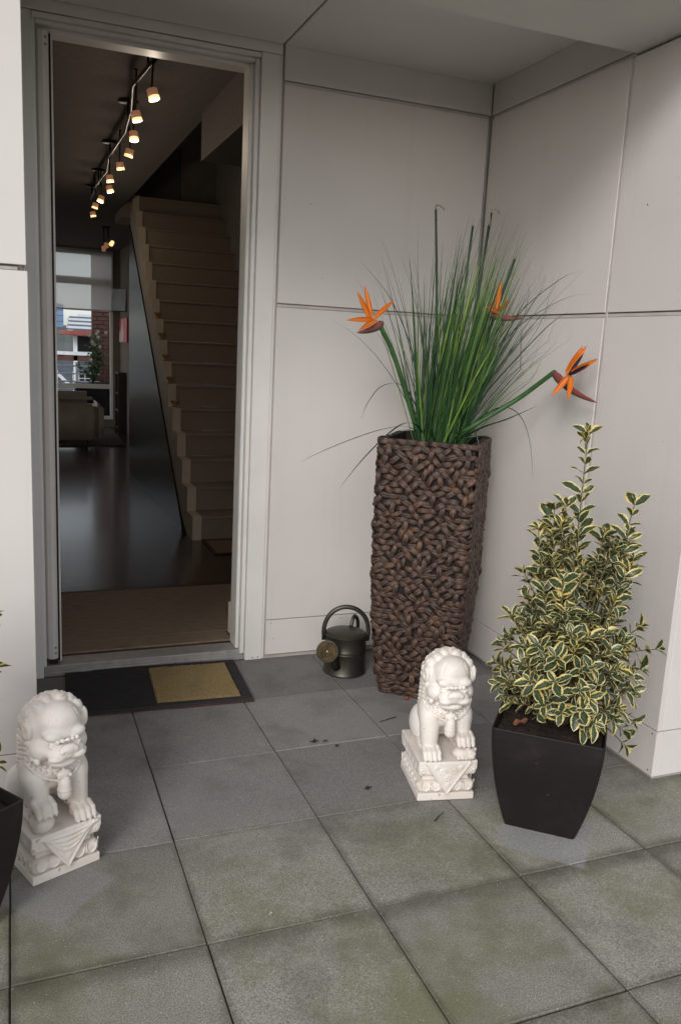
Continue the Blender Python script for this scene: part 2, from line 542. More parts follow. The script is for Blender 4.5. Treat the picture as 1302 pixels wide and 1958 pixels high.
sh = thing('insect_screen', 'slim white roll screen housing standing against the left door jamb', 'screen', (-1.955, 0.06, 0.05))
prof = [(-1.977, 0.12), (-1.977, 0.052), (-1.968, 0.036), (-1.952, 0.03), (-1.938, 0.034), (-1.930, 0.046), (-1.929, 0.06), (-1.929, 0.12)]
MB().prism(prof, 0.078, 2.598, 'z').build('housing', MT['trim'], sh)
box('guide_foot', MT['gasket'], sh, -1.96, -1.93, 0.05, 0.10, 0.048, 0.076)
box('pull_bar', MT['trim'], sh, -1.922, -1.915, 0.048, 0.10, 0.062, 2.598, 0.001)
box('seal', MT['gasket'], sh, -1.9285, -1.9225, 0.056, 0.10, 0.062, 2.596, 0)
for z in (0.105, 0.13, 2.55, 2.575):
    MB().lathe([(0.006, 0), (0.0055, 0.0015), (0.0001, 0.003)], 10, (-1.941, 0.0335, z), Vector((0.25, -1, 0)).to_track_quat('Z', 'Y').to_matrix().to_4x4()).build('screw_cap', MT['alu'], sh)

# ================================================================== interior shell
ZF, ZI = 0.05, 2.80
def wood_floor():
    m, nt, b = new_mat('dark_floor')
    g = nt.nodes.new('ShaderNodeNewGeometry')
    pos = g.outputs['Position']
    br = nt.nodes.new('ShaderNodeTexBrick')
    st = noise(nt, mapping(nt, pos, (3, 22, 3)), 1.5, 5)
    col = mix(nt, ramp(nt, st, 0.3, 0.7), L(52, 34, 27), L(82, 56, 44))
    nt.nodes.remove(br)
    nt.links.new(col, b.inputs['Base Color'])
    b.inputs['Roughness'].default_value = 0.22
    b.inputs['Coat Weight'].default_value = 0.4
    b.inputs['Coat Roughness'].default_value = 0.12
    bump(nt, b, noise(nt, mapping(nt, pos, (4, 30, 3)), 2.0, 4), 0.28, 0.004)
    return m
MT['floor'] = wood_floor()
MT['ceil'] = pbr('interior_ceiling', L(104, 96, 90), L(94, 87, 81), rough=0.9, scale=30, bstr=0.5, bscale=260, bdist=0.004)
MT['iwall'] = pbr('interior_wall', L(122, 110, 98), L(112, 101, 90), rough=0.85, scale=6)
MT['iwall_daylit'] = pbr('daylit_stairwell_wall', L(168, 162, 154), L(160, 154, 147), rough=0.85, scale=6)  # daylight from above put into a paler wall colour
MT['cream'] = pbr('cream_paint', L(208, 193, 172), L(200, 184, 163), rough=0.6, scale=8)
MT['carpet'] = pbr('stair_carpet', L(160, 145, 128), L(142, 128, 112), rough=0.95, scale=180, bstr=0.5, bscale=300)
MT['slab'] = pbr('dark_steel_panel', L(46, 42, 42), L(58, 53, 52), rough=0.33, scale=3, stretch=(1, 1, 8), metal=0.5)
MT['dark_wood'] = pbr('dark_wood', L(40, 30, 26), L(54, 40, 34), rough=0.45, scale=6, stretch=(8, 1, 8))

structure(box('floor', MT['floor'], None, -5.0, 1.2, 0.146, 10.35, -0.05, ZF, 0))
structure(box('floor_edge', MT['dark_wood'], None, -2.1, -1.0, 0.1455, 0.1458, 0.0, ZF - 0.004, 0))
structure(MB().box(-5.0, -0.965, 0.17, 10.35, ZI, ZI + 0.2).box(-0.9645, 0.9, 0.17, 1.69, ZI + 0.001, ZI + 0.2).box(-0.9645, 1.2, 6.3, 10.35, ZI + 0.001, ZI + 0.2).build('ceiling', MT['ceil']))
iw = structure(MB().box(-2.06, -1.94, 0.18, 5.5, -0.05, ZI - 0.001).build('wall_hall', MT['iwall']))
structure(MB().box(-5.1, -5.0, 5.0, 10.35, -0.05, 0.5).box(-5.0, -2.061, 5.4, 5.5, -0.05, ZI - 0.001).build('wall_living', MT['iwall']))  # unseen side wall kept low so sky light enters the living room
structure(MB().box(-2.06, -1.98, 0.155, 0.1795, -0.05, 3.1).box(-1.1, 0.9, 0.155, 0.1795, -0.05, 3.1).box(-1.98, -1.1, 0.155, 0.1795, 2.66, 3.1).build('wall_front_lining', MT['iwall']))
structure(MB().box(-1.095, -0.95, 0.18, 0.26, ZF, 2.53).build('wall_return', MT['iwall']))
structure(MB().box(-1.0, 0.0, 0.1801, 1.65, 2.53, ZI).build('bulkhead', MT['ceil']))
structure(MB().box(0.02, 0.12, 0.18, 6.2, -0.05, 5.2).build('wall_stairwell', MT['iwall_daylit']))
structure(MB().box(-0.98, 0.02, 6.3, 6.4, ZI + 0.2, 5.2).box(-1.08, -0.98, 1.6, 6.4, ZI + 0.2, 5.2).box(-1.08, 0.12, 1.5, 1.6, ZI + 0.2, 5.2).box(-1.08, 0.12, 1.5, 4.2, 5.2, 5.3).box(-1.08, 0.12, 5.5, 6.4, 5.2, 5.3).box(-1.08, -0.4, 4.2, 5.5, 5.2, 5.3).build('wall_landing', MT['iwall']))
structure(box('baseboard', MT['cream'], None, -1.115, -0.95, 0.261, 0.28, ZF, 0.21, 0.002))
# landing with a dark doorway at the head of the stairs
structure(MB().box(-0.36, 0.02, 5.70, 5.80, 2.86, 5.2).box(-0.82, -0.36, 5.70, 5.80, 3.44, 5.2).box(-0.97, -0.82, 5.70, 5.80, 2.86, 5.2).build('wall_landing_door', MT['iwall']))

# window wall at the far end
YW = 10.2
wx0, wx1 = -4.6, -0.56  # unseen left part widened to let more sky light in
structure(MB().box(wx1, 0.9, YW, YW + 0.12, -0.05, ZI).box(-5.0, wx0, YW, YW + 0.12, -0.05, ZI).box(wx0, wx1, YW, YW + 0.12, 2.76, ZI).box(wx0, wx1, YW, YW + 0.12, -0.05, 0.17).build('wall_window', MT['iwall']))
structure(MB().box(-0.33, -0.23, 6.9, 8.45, -0.05, ZI).box(-0.45, -0.23, 8.451, YW - 0.001, -0.05, ZI).build('wall_media', MT['iwall']))
m, nt, b = new_mat('window_glass')
nt.nodes.remove(b)
tp = nt.nodes.new('ShaderNodeBsdfTransparent')
tp.inputs[0].default_value = (0.94, 0.96, 0.97, 1)
gl = nt.nodes.new('ShaderNodeBsdfGlossy')
gl.inputs['Roughness'].default_value = 0.02
ms = nt.nodes.new('ShaderNodeMixShader')
ms.inputs[0].default_value = 0.06
nt.links.new(tp.outputs[0], ms.inputs[1])
nt.links.new(gl.outputs[0], ms.inputs[2])
nt.links.new(ms.outputs[0], nt.nodes['Material Output'].inputs[0])
MT['glass'] = m
wd = thing('window', 'tall living room window with white frame at the far end of the hall', 'window', (-1.2, YW, 0.17))
for (x0, x1, z0, z1) in ((wx0, wx0 + 0.05, 0.17, 2.76), (wx1 - 0.045, wx1, 0.17, 2.76), (-1.62, -1.57, 0.17, 2.76)):
    box('frame', MT['trim'], wd, x0, x1, YW + 0.01, YW + 0.08, z0, z1, 0.003)
for z0, z1 in ((0.17, 0.22), (0.655, 0.725), (2.25, 2.36), (2.70, 2.76)):
    box('rail', MT['trim'], wd, wx0 + 0.051, -1.621, YW + 0.012, YW + 0.078, z0, z1, 0.003)
    box('rail', MT['trim'], wd, -1.569, wx1 - 0.046, YW + 0.012, YW + 0.078, z0, z1, 0.003)
for x0, x1 in ((wx0 + 0.05, -1.62), (-1.57, wx1 - 0.045)):
    box('pane', MT['glass'], wd, x0, x1, YW + 0.04, YW + 0.046, 0.725, 2.25, 0)
    box('pane', MT['glass'], wd, x0, x1, YW + 0.04, YW + 0.046, 2.36, 2.70, 0)
    box('pane', MT['glass'], wd, x0, x1, YW + 0.04, YW + 0.046, 0.22, 0.655, 0)
# roller blind: translucent cloth
m, nt, b = new_mat('blind_cloth')
tr = nt.nodes.new('ShaderNodeBsdfTranslucent')
tr.inputs[0].default_value = L(244, 243, 238)
ad = nt.nodes.new('ShaderNodeMixShader')
ad.inputs[0].default_value = 0.85
b.inputs['Base Color'].default_value = L(200, 196, 186)
b.inputs['Roughness'].default_value = 0.9
nt.links.new(b.outputs[0], ad.inputs[1])
nt.links.new(tr.outputs[0], ad.inputs[2])
tp = nt.nodes.new('ShaderNodeBsdfTransparent')
ms = nt.nodes.new('ShaderNodeMixShader')
ms.inputs[0].default_value = 0.52
nt.links.new(ad.outputs[0], ms.inputs[1])
nt.links.new(tp.outputs[0], ms.inputs[2])
nt.links.new(ms.outputs[0], nt.nodes['Material Output'].inputs[0])
MT['blind'] = m
bl = thing('roller_blind', 'pale roller blind pulled halfway down over the far window', 'blind', (-1.1, YW - 0.05, 1.85))
MB().tube([(-4.5, YW - 0.05, 2.745), (-0.575, YW - 0.05, 2.745)], 0.022, 12).build('roller', MT['blind'], bl)
box('cloth', MT['blind'], bl, -4.5, -0.58, YW - 0.058, YW - 0.0565, 1.88, 2.74, 0)
box('bottom_bar', MT['trim'], bl, -4.5, -0.58, YW - 0.064, YW - 0.05, 1.852, 1.879, 0.002)

# ================================================================== staircase
st = thing('staircase', 'carpeted straight staircase with stepped cream stringer rising inside the hall', 'staircase', (-0.6, 2.25, ZF))
RISE, RUN, Y0 = 0.1775, 0.2125, 2.242
NST = 16
zig = []
for k in range(NST):
    zig.append((Y0 + k * RUN, ZF + k * RISE))
    zig.append((Y0 + k * RUN, ZF + (k + 1) * RISE))
top = (Y0 + NST * RUN, ZF + NST * RISE)
poly = zig + [top]
low = [(top[0], top[1] - 0.30), (Y0 + 0.36, ZF)]
# stringer as a strip of quads so that the polygon stays clean
mb = MB()
x0, x1 = -0.893, -0.828
slope = RISE / RUN
for k in range(NST):
    ya, yb = Y0 + k * RUN, Y0 + (k + 1) * RUN
    zt = ZF + (k + 1) * RISE
    f = lambda y: max(ZF + 0.001, ZF + (y - Y0 - 0.30) * slope)
    pl = [(ya, f(ya)), (yb - 0.0006, f(yb)), (yb - 0.0006, zt), (ya, zt)]
    mb.prism(pl, x0, x1, 'x')
mb.build('stringer', MT['cream'], st)
for k in range(NST):
    ya = Y0 + k * RUN
    z0 = ZF + k * RISE
    mb = MB().box(x1 + 0.002, 0.018, ya + 0.022, ya + RUN + 0.03, z0 + 0.001, z0 + RISE - 0.0255).box(x1 + 0.002, 0.018, ya + 0.006, ya + RUN + 0.03, z0 + RISE - 0.025, z0 + RISE - 0.004, 0.006)
    mb.build('step', MT['carpet'], st)
mb = MB()
yfar = 5.63
f2 = lambda y: min(ZF + (y - Y0 - 0.30) * slope - 0.002, 2.79)
mb.prism([(Y0 + 0.36, ZF + 0.001), (yfar, ZF + 0.001), (yfar, f2(yfar)), (Y0 + 0.36, ZF + 0.03)], -0.905, -0.83, 'x')
mb.build('side_panel', MT['slab'], st)
box('landing', MT['carpet'], st, -0.97, 0.019, Y0 + NST * RUN + 0.002, 6.29, 2.70, ZF + NST * RISE - 0.004, 0)
# handrail skirt on the stairwell wall
MB().tube([(-0.03, 2.3, 1.42), (-0.03, 5.3, 1.42 + 3.0 * slope)], 0.022, 10).build('handrail', MT['dark_wood'], st)

MT['glassy'] = pbr('smoked_glass', L(150, 120, 80), rough=0.12, spec=0.8)
for i, k in enumerate((8, 7, 6, 5, 4)):
    yk = Y0 + k * RUN + 0.09
    zk = ZF + (k + 1) * RISE
    ordn = ('highest', 'second highest', 'middle', 'second lowest', 'lowest')[i]
    t = thing('tealight_holder', 'small smoked glass tealight holder on the stair stringer, %s of five' % ordn, 'candle holder', (-0.861, yk, zk), 0, 'tealight holders on the stairs')
    MB().lathe([(0.0001, 0.001), (0.022, 0.001), (0.024, 0.006), (0.012, 0.016), (0.012, 0.022), (0.032, 0.044), (0.034, 0.058), (0.031, 0.058), (0.027, 0.045), (0.0001, 0.028)], 16).build('cup', MT['glassy'], t, world=False)
    MB().lathe([(0.0001, 0.032), (0.018, 0.032), (0.018, 0.044), (0.0001, 0.046)], 12).build('candle', MT['cream'], t, world=False)

# ================================================================== hall mats
MT['woven'] = pbr('woven_mat', L(150, 130, 110), L(116, 98, 82), rough=0.9, scale=6, stretch=(2.2, 40, 1), bstr=0.5, bscale=12)
t = thing('hall_runner', 'brown woven mat covering the hall floor just inside the threshold', 'mat', (-1.45, 0.6, ZF))
box('weave', MT['woven'], t, -1.93, -1.125, 0.152, 0.2895, ZF, ZF + 0.008, 0.002)
box('weave', MT['woven'], t, -1.93, -0.40, 0.29, 1.085, ZF, ZF + 0.008, 0.002)
box('edging', MT['dark_wood'], t, -1.93, -0.40, 1.086, 1.112, ZF, ZF + 0.0095, 0.002)
t = thing('stair_mat', 'small brown mat with dark edging at the foot of the stairs', 'mat', (-0.5, 2.0, ZF))
box('weave', MT['woven'], t, -0.805, -0.05, 1.825, 2.20, ZF, ZF + 0.007, 0.002)
box('edging', MT['dark_wood'], t, -0.83, -0.03, 1.798, 1.824, ZF, ZF + 0.009, 0.002)
box('edging', MT['dark_wood'], t, -0.83, -0.806, 1.825, 2.20, ZF, ZF + 0.009, 0.002)

# ================================================================== track lights
MT['bronze'] = pbr('bronze_rail', L(52, 42, 36), rough=0.35, metal=0.8)
MT['shade'] = emit_mat('lit_amber_glass', (1.0, 0.46, 0.24, 1), 0.13, L(150, 100, 78))
MT['rim'] = emit_mat('bright_glass_rim', (1.0, 0.62, 0.28, 1), 1.1)
MT['bulb'] = emit_mat('lit_bulb', (1.0, 0.74, 0.42, 1), 9.0)
lamp_xy = [(-1.466, 0.484), (-1.481, 0.912), (-1.436, 1.342), (-1.403, 1.785), (-1.404, 2.214), (-1.416, 2.702), (-1.37, 3.132), (-1.383, 3.65), (-1.39, 4.05), (-1.361, 4.573)]
tk = thing('track_rail', 'dark bronze lighting rail zigzagging along the hall ceiling', 'light track', (-1.43, 2.5, ZI))
railp = [(-1.452, 0.40, 2.70), (-1.466, 0.60, 2.70), (-1.50, 0.90, 2.69), (-1.44, 1.40, 2.70), (-1.41, 1.90, 2.69), (-1.42, 2.70, 2.70), (-1.38, 3.20, 2.69), (-1.39, 3.90, 2.70), (-1.365, 4.70, 2.70)]
MB().tube(railp, 0.011, 8).build('rail', MT['bronze'], tk)
for (x, y) in ((-1.462, 0.66), (-1.43, 1.62), (-1.41, 2.72), (-1.385, 3.80), (-1.367, 4.60)):
    mb = MB().tube([(x, y, ZI - 0.012), (x, y, 2.695)], 0.006, 8)
    mb.build('standoff', MT['bronze'], tk)
    MB().lathe([(0.0001, 0.0), (0.055, 0.0), (0.058, -0.01), (0.0001, -0.013)], 20, (x, y, ZI)).build('canopy', MT['bronze'], tk)
ords = ['nearest the front door', 'second from the front door', 'third from the front door', 'fourth from the front door', 'fifth from the front door', 'sixth from the front door', 'seventh from the front door', 'eighth from the front door', 'ninth from the front door', 'farthest from the front door']
rl = random.Random(4)
for i, (x, y) in enumerate(lamp_xy):
    t = thing('track_spotlight', 'lit amber glass spotlight on the hall ceiling rail, ' + ords[i], 'lamp', (x, y, 2.55), 0, 'spotlights on the hall ceiling rail')
    tilt = Euler((rl.uniform(-0.25, 0.25), rl.uniform(-0.35, 0.35), 0)).to_matrix().to_4x4() @ Matrix.Scale(0.70, 4)
    MB().tube([(0, 0.0, 0.16), tilt @ Vector((0, 0, 0.034))], 0.0045, 8).build('stem', MT['bronze'], t, world=False)
    MB().tube([(0.0, 0.012, 0.10), (0.0, 0.012, 0.215)], 0.005, 8).lathe([(0.0001, 0.215), (0.011, 0.215), (0.011, 0.222), (0.0001, 0.224)], 10, (0, 0.012, 0)).build('finial', MT['bronze'], t, world=False)
    MB().lathe([(0.010, 0.036), (0.034, 0.034), (0.035, -0.010), (0.0325, -0.010), (0.031, 0.028), (0.010, 0.03)], 20, (0, 0, 0), tilt).build('shade', MT['shade'], t, world=False)
    MB().lathe([(0.0352, -0.0105), (0.0362, -0.032), (0.0335, -0.032), (0.0327, -0.0105)], 20, (0, 0, 0), tilt).build('glass_rim', MT['rim'], t, world=False)
    MB().lathe([(0.0001, -0.018), (0.014, -0.018), (0.02, 0.0), (0.014, 0.014), (0.0001, 0.016)], 12, (0, 0, 0), tilt).build('bulb', MT['bulb'], t, world=False)
    ld = bpy.data.lights.new('spotlight_glow', 'POINT')
    ld.energy = 0.7
    ld.color = (1.0, 0.85, 0.68)
    ld.shadow_soft_size = 0.02
    lo = bpy.data.objects.new('spotlight_glow', ld)
    link(lo, t)
    lo.location = (0, 0, -0.05)
# small cluster by the window
t = thing('ceiling_spot_cluster', 'small cluster of lit spotlights hanging near the far window', 'lamp', (-0.95, 7.4, ZI))
MB().tube([(-0.98, 7.4, ZI), (-0.98, 7.4, 2.60)], 0.008, 8).tube([(-0.93, 7.4, ZI), (-0.93, 7.4, 2.62)], 0.008, 8).tube([(-1.0, 7.4, ZI - 0.012), (-0.9, 7.4, ZI - 0.012)], 0.012, 8).build('stem', MT['bronze'], t)
for (x, z) in ((-0.985, 2.53), (-0.955, 2.57), (-0.89, 2.60)):
    Mx = Euler((0.9, 0.5 if x > -0.9 else -0.3, 0)).to_matrix().to_4x4()
    MB().lathe([(0.012, 0.05), (0.03, 0.04), (0.036, -0.03), (0.03, -0.032), (0.0001, -0.02)], 14, (x, 7.38, z), Mx @ Matrix.Scale(0.75, 4)).build('shade', MT['rim'] if x > -0.9 else MT['shade'], t)

# ================================================================== living room
MT['leather'] = pbr('tan_leather', L(182, 164, 146), L(168, 150, 132), rough=0.5, scale=5, bstr=0.1, bscale=90)
t = thing('sofa', 'tan leather sofa seen from behind in the living room', 'sofa', (-1.6, 7.6, ZF))
def softbox(name, mat, parent, x0, x1, y0, y1, z0, z1, bev, seg=4):
    bm = bmesh.new()
    bmesh.ops.create_cube(bm, size=1)
    off = wloc(parent) if parent else Vector()
    for v in bm.verts:
        v.co = Vector(((x0 + x1) / 2 + v.co.x * (x1 - x0), (y0 + y1) / 2 + v.co.y * (y1 - y0), (z0 + z1) / 2 + v.co.z * (z1 - z0))) - off
    bmesh.ops.bevel(bm, geom=list(bm.edges), offset=bev, segments=seg, affect='EDGES')
    me = bpy.data.meshes.new(name)
    bm.to_mesh(me)
    bm.free()
    me.polygons.foreach_set('use_smooth', [True] * len(me.polygons))
    me.materials.append(mat)
    return link(bpy.data.objects.new(name, me), parent)
softbox('backrest', MT['leather'], t, -2.9, -1.10, 7.42, 7.62, 0.16, 0.62, 0.03)
softbox('back_cushion', MT['leather'], t, -2.9, -1.12, 7.40, 7.66, 0.60, 0.775, 0.07)
softbox('arm', MT['leather'], t, -1.095, -0.98, 7.43, 8.25, 0.16, 0.62, 0.05)
softbox('seat', MT['leather'], t, -2.9, -1.10, 7.625, 8.3, 0.16, 0.45, 0.05)
for x in (-1.20, -2.8):
    MB().tube([(x, 7.5, 0.17), (x - 0.0, 7.48, ZF)], [0.028, 0.016], 10).build('leg', MT['dark_wood'], t)
MT['rug'] = pbr('shaggy_rug', L(168, 160, 150), L(132, 124, 116), rough=1.0, scale=40, bstr=0.9, bscale=70, bdist=0.02)
t = softbox('rug', MT['rug'], None, -2.4, -0.66, 7.75, 9.75, ZF - 0.004, ZF + 0.03, 0.012, 2)
tag(t, 'shaggy pale grey rug on the floor beside the sofa', 'rug')
MT['black'] = pbr('black_plastic', L(20, 20, 22), rough=0.35)
t = thing('television', 'flat television mounted high on the living room side wall', 'television', (-0.4, 10.0, 1.9))
Mt = Matrix.Translation((-0.53, 9.55, 2.02)) @ Euler((0, 0.06, 0.55)).to_matrix().to_4x4()
MB().box(-0.02, 0.02, -0.17, 0.17, -0.17, 0.17, 0.006, Mt).build('casing', MT['black'], t)
MT['screen'] = pbr('screen_glass_reflection', L(150, 152, 154), L(110, 112, 116), rough=0.2, scale=2)  # grey reflection on the screen put into its base colour
MB().box(-0.024, -0.0205, -0.158, 0.158, -0.158, 0.158, 0, Mt).build('screen', MT['screen'], t)
box('bracket', MT['black'], t, -0.51, -0.451, 9.53, 9.58, 1.93, 2.0)
m, nt, b = new_mat('red_artwork')
tc = nt.nodes.new('ShaderNodeTexCoord')
wv = nt.nodes.new('ShaderNodeTexWave')
wv.inputs['Scale'].default_value = 1.6
wv.inputs['Distortion'].default_value = 6
nt.links.new(tc.outputs['Object'], wv.inputs['Vector'])
nt.links.new(mix(nt, ramp(nt, wv.outputs['Fac'], 0.72, 0.9), L(190, 30, 48), L(232, 196, 190)), b.inputs['Base Color'])
b.inputs['Roughness'].default_value = 0.4
t = thing('wall_picture', 'red and white picture on the wall below the television', 'picture', (-0.335, 10.0, 1.6))
box('canvas', m, t, -0.478, -0.4505, 9.2, 10.12, 1.40, 1.76)
MT['brick'] = pbr('red_brick', L(98, 66, 57), L(82, 54, 47), rough=0.9, scale=20, bstr=0.3, bscale=60)
MT['stone_pale'] = pbr('pale_stone', L(166, 158, 150), L(120, 112, 106), rough=0.9, scale=14, bstr=0.6, bscale=30, bdist=0.01)
t = thing('media_shelf', 'dark open shelf unit against the living room wall', 'shelf', (-0.4, 9.4, ZF))
box('side', MT['dark_wood'], t, -0.58, -0.452, 9.40, 9.425, ZF, 0.95)
box('side', MT['dark_wood'], t, -0.58, -0.452, 9.775, 9.80, ZF, 0.95)
for z in (0.10, 0.36, 0.62, 0.925):
    box('shelf_board', MT['dark_wood'], t, -0.575, -0.453, 9.426, 9.774, z, z + 0.024)
box('back', MT['black'], t, -0.465, -0.453, 9.426, 9.774, 0.125, 0.92, 0)
t = thing('stone_pier', 'narrow pale rough stone pier behind the stair panel', 'pier', (-0.36, 8.3, ZF))
rs = random.Random(9)
for k in range(14):
    z = ZF + k * 0.115
    d = rs.uniform(0, 0.02)
    box('stone', MT['stone_pale'], t, -0.47 - d, -0.332, 8.2 - rs.uniform(0, 0.02), 8.42, z, z + 0.109, 0.008)
t = thing('brick_pier', 'narrow red brick pier high on the living room wall', 'pier', (-0.36, 8.3, 1.7))
for k in range(14):
    z = 1.68 + k * 0.078
    box('brick', MT['brick'], t, -0.455 - rs.uniform(0, 0.006), -0.332, 8.21, 8.41, z, z + 0.068, 0.004)

# ================================================================== outside the far window
MT['far_ground'] = pbr('light_bounce_ground', L(136, 134, 128), L(112, 112, 104), rough=0.9, scale=0.2)  # pale tone chosen to bounce sky light up into the living room
structure(MB().add([(-400, 10.35, -3.0), (400, 10.35, -3.0), (400, 900, -3.0), (-400, 900, -3.0)], [(0, 1, 2, 3)]).build('far_ground', MT['far_ground']))
bal = structure(box('balcony_floor', MT['ground'], None, -5, 2.0, 10.36, 12.6, -0.2, 0.02, 0))
MT['white_paint'] = pbr('white_paint', L(226, 228, 232), L(214, 216, 222), rough=0.5, scale=5)
t = thing('balcony_railing', 'white horizontal balcony railing beyond the far window', 'railing', (-1, 12.5, 0))
for z in (0.50, 0.64, 0.78, 0.92):
    MB().tube([(-4, 12.5, z), (-0.55, 12.5, z)], 0.014, 8).build('bar', MT['white_paint'], t)
for x in (-3.0, -1.9, -0.95):
    box('post', MT['white_paint'], t, x - 0.02, x + 0.02, 12.46, 12.54, 0.02, 0.98)
t = thing('brick_wall', 'red brick side wall of the balcony seen through the far window', 'wall', (0, 13.0, 0))
box('core', MT['brick'], t, -0.62, 1.2, 13.05, 13.3, 0, 5.0, 0)
for k in range(38):
    z = 0.02 + k * 0.076
    for i in range(9):
        x = -0.635 + (i - (k % 2) * 0.5) * 0.215
        if x + 0.205 < -0.6 or x > 1.15:
            continue
        box('brick', MT['brick'], t, max(x, -0.635), min(x + 0.203, 1.19), 13.03, 13.06, z, z + 0.066, 0.003)
MT['redroof'] = pbr('red_roof', L(158, 82, 74), L(146, 74, 68), rough=0.5, scale=5)
MT['slate'] = pbr('grey_blue_wall', L(104, 112, 124), L(92, 100, 112), rough=0.7, scale=5)
t = thing('red_roofed_building', 'white post building with red flat roof across from the balcony', 'building', (1, 26, -3))
box('wall', MT['slate'], t, -6, 3.0, 27.0, 30, -3, 0.62, 0)
box('roof', MT['redroof'], t, -0.45, 3.4, 24.4, 28, 1.47, 1.62, 0.02)
box('storey', MT['black'], t, 0.02, 2.8, 26.0, 27.5, 0.95, 1.46, 0)
for x in (-0.1, 0.9, 1.9):
    box('post', MT['white_paint'], t, x - 0.06, x + 0.06, 24.9, 25.05, -3, 1.47)
box('beam', MT['white_paint'], t, -6, 3.2, 24.85, 25.08, 0.84, 0.95)
box('fascia', MT['brick'], t, -6, 3.2, 24.90, 25.03, 0.66, 0.838)
Mb = Matrix.Translation((-0.62, 24.97, 0.2)) @ Euler((0, 0.78, 0)).to_matrix().to_4x4()
MB().box(-0.55, 0.55, -0.05, 0.05, -0.05, 0.05, 0, Mb).build('brace', MT['white_paint'], t)
for x in (-4.2, -2.4, -0.95, 0.35, 1.6):
    w = box('window', MT['black'], t, x - 0.42, x + 0.42, 26.96, 27.0, -1.3, 0.25, 0)
    for i in range(5):
        box('glazing_bar', MT['white_paint'], w, x - 0.4 + i * 0.2 - 0.012, x - 0.4 + i * 0.2 + 0.012, 26.93, 26.955, -1.3, 0.25, 0)
    for i in range(6):
        box('glazing_bar', MT['white_paint'], w, x - 0.42, x + 0.42, 26.90, 26.925, -1.2 + i * 0.24, -1.176 + i * 0.24, 0)
MT['hill'] = pbr('hill_green', L(84, 92, 88), L(112, 116, 112), rough=1.0, scale=0.06)
hv = []
hf = []
nx, ny = 40, 14
for j in range(ny):
    for i in range(nx):
        x = -120 + i * 7
        y = 110 + j * 14
        z = -3 + 7.0 * (1 - math.exp(-j * 0.18)) + 1.3 * math.sin(i * 0.7 + j) * (j > 0)
        hv.append((x, y, z if j else -3.5))
for j in range(ny - 1):
    for i in range(nx - 1):
        a = j * nx + i
        hf.append((a, a + 1, a + nx + 1, a + nx))
structure(MB().add(hv, hf, True).build('hill', MT['hill']))
t = thing('office_block', 'long pale terraced office block on the far hillside', 'building', (14, 200, 0))
for k in range(5):
    box('storey', MT['white_paint'], t, 10.3 + k * 0.2, 24, 200 + k, 206 + k, 1.2 + k * 0.92, 1.72 + k * 0.92, 0)
    box('window_band', MT['slate'], t, 10.6 + k * 0.2, 23.8, 200.6 + k, 205.5 + k, 1.72 + k * 0.92, 2.12 + k * 0.92, 0)
box('roof_house', MT['white_paint'], t, 13.5, 16.5, 206.3, 209, 5.4, 6.4, 0)
t = thing('glass_tower', 'blue glass tower at the left of the far view', 'building', (8.6, 220, 0))
MT['blueglass'] = pbr('blue_glass', L(128, 156, 190), L(112, 140, 176), rough=0.3, scale=0.5)
box('shaft', MT['blueglass'], t, 6.5, 10.8, 220, 224, -3, 9.0, 0)
for k in range(7):
    box('spandrel', MT['slate'], t, 6.48, 10.82, 219.95, 219.99, -1 + k * 1.4, -0.8 + k * 1.4, 0)

# ================================================================== PLANT HELPERS
def attr_tint(me, vals):
    a = me.attributes.new('tint', 'FLOAT', 'POINT')
    a.data.foreach_set('value', vals)

def leaf_grid(length, width, nu=8, curl=0.15, fold=0.25, wav=0.0, seed=0, taper=1.0, sharp=0.75):
    """flat leaf: x along, y across, z normal; returns verts, faces, uv per vertex"""
    r = random.Random(seed)
    V, UV, F = [], [], []
    vv = (-1, -0.55, 0, 0.55, 1)
    ph = r.uniform(0, 6)
    for i in range(nu + 1):
        u = i / nu
        w = width * 0.5 * (math.sin(PI * min(1, (0.04 + 0.96 * u)) ** taper) ** sharp if 0 < u < 1 else 0.03)
        for v in vv:
            y = v * w
            z = -curl * length * u * u + fold * abs(y) + wav * width * math.sin(u * 11 + ph + v) * abs(v)
            V.append(Vector((u * length, y, z)))
            UV.append((u, v * 0.5 + 0.5))
    for i in range(nu):
        for j in range(4):
            a = i * 5 + j
            F.append((a, a + 5, a + 6, a + 1))
    return V, F, UV

def uv_mesh(name, V, F, UV, mat, smooth=True):
    me = bpy.data.meshes.new(name)
    me.from_pydata([tuple(v) for v in V], [], F)
    uvl = me.uv_layers.new(name='UVMap')
    li = np.zeros(len(me.loops), dtype=np.int32)
    me.loops.foreach_get('vertex_index', li)
    uvl.data.foreach_set('uv', np.array(UV, dtype=np.float32)[li].ravel())
    if smooth:
        me.polygons.foreach_set('use_smooth', [True] * len(me.polygons))
    me.materials.append(mat)
    me.update()
    return me

def frame(p, xdir, up):
    x = Vector(xdir).normalized()
    z = Vector(up)
    z = (z - x * z.dot(x))
    if z.length < 1e-4:
        z = x.orthogonal()
    z.normalize()
    y = z.cross(x)
    return Matrix(((x.x, y.x, z.x, p[0]), (x.y, y.y, z.y, p[1]), (x.z, y.z, z.z, p[2]), (0, 0, 0, 1)))

def add_translucency(nt, b, colsock, amount):
    tr = nt.nodes.new('ShaderNodeBsdfTranslucent')
    nt.links.new(colsock, tr.inputs[0])
    ms = nt.nodes.new('ShaderNodeMixShader')
    ms.inputs[0].default_value = amount
    nt.links.new(b.outputs[0], ms.inputs[1])
    nt.links.new(tr.outputs[0], ms.inputs[2])
    nt.links.new(ms.outputs[0], nt.nodes['Material Output'].inputs[0])

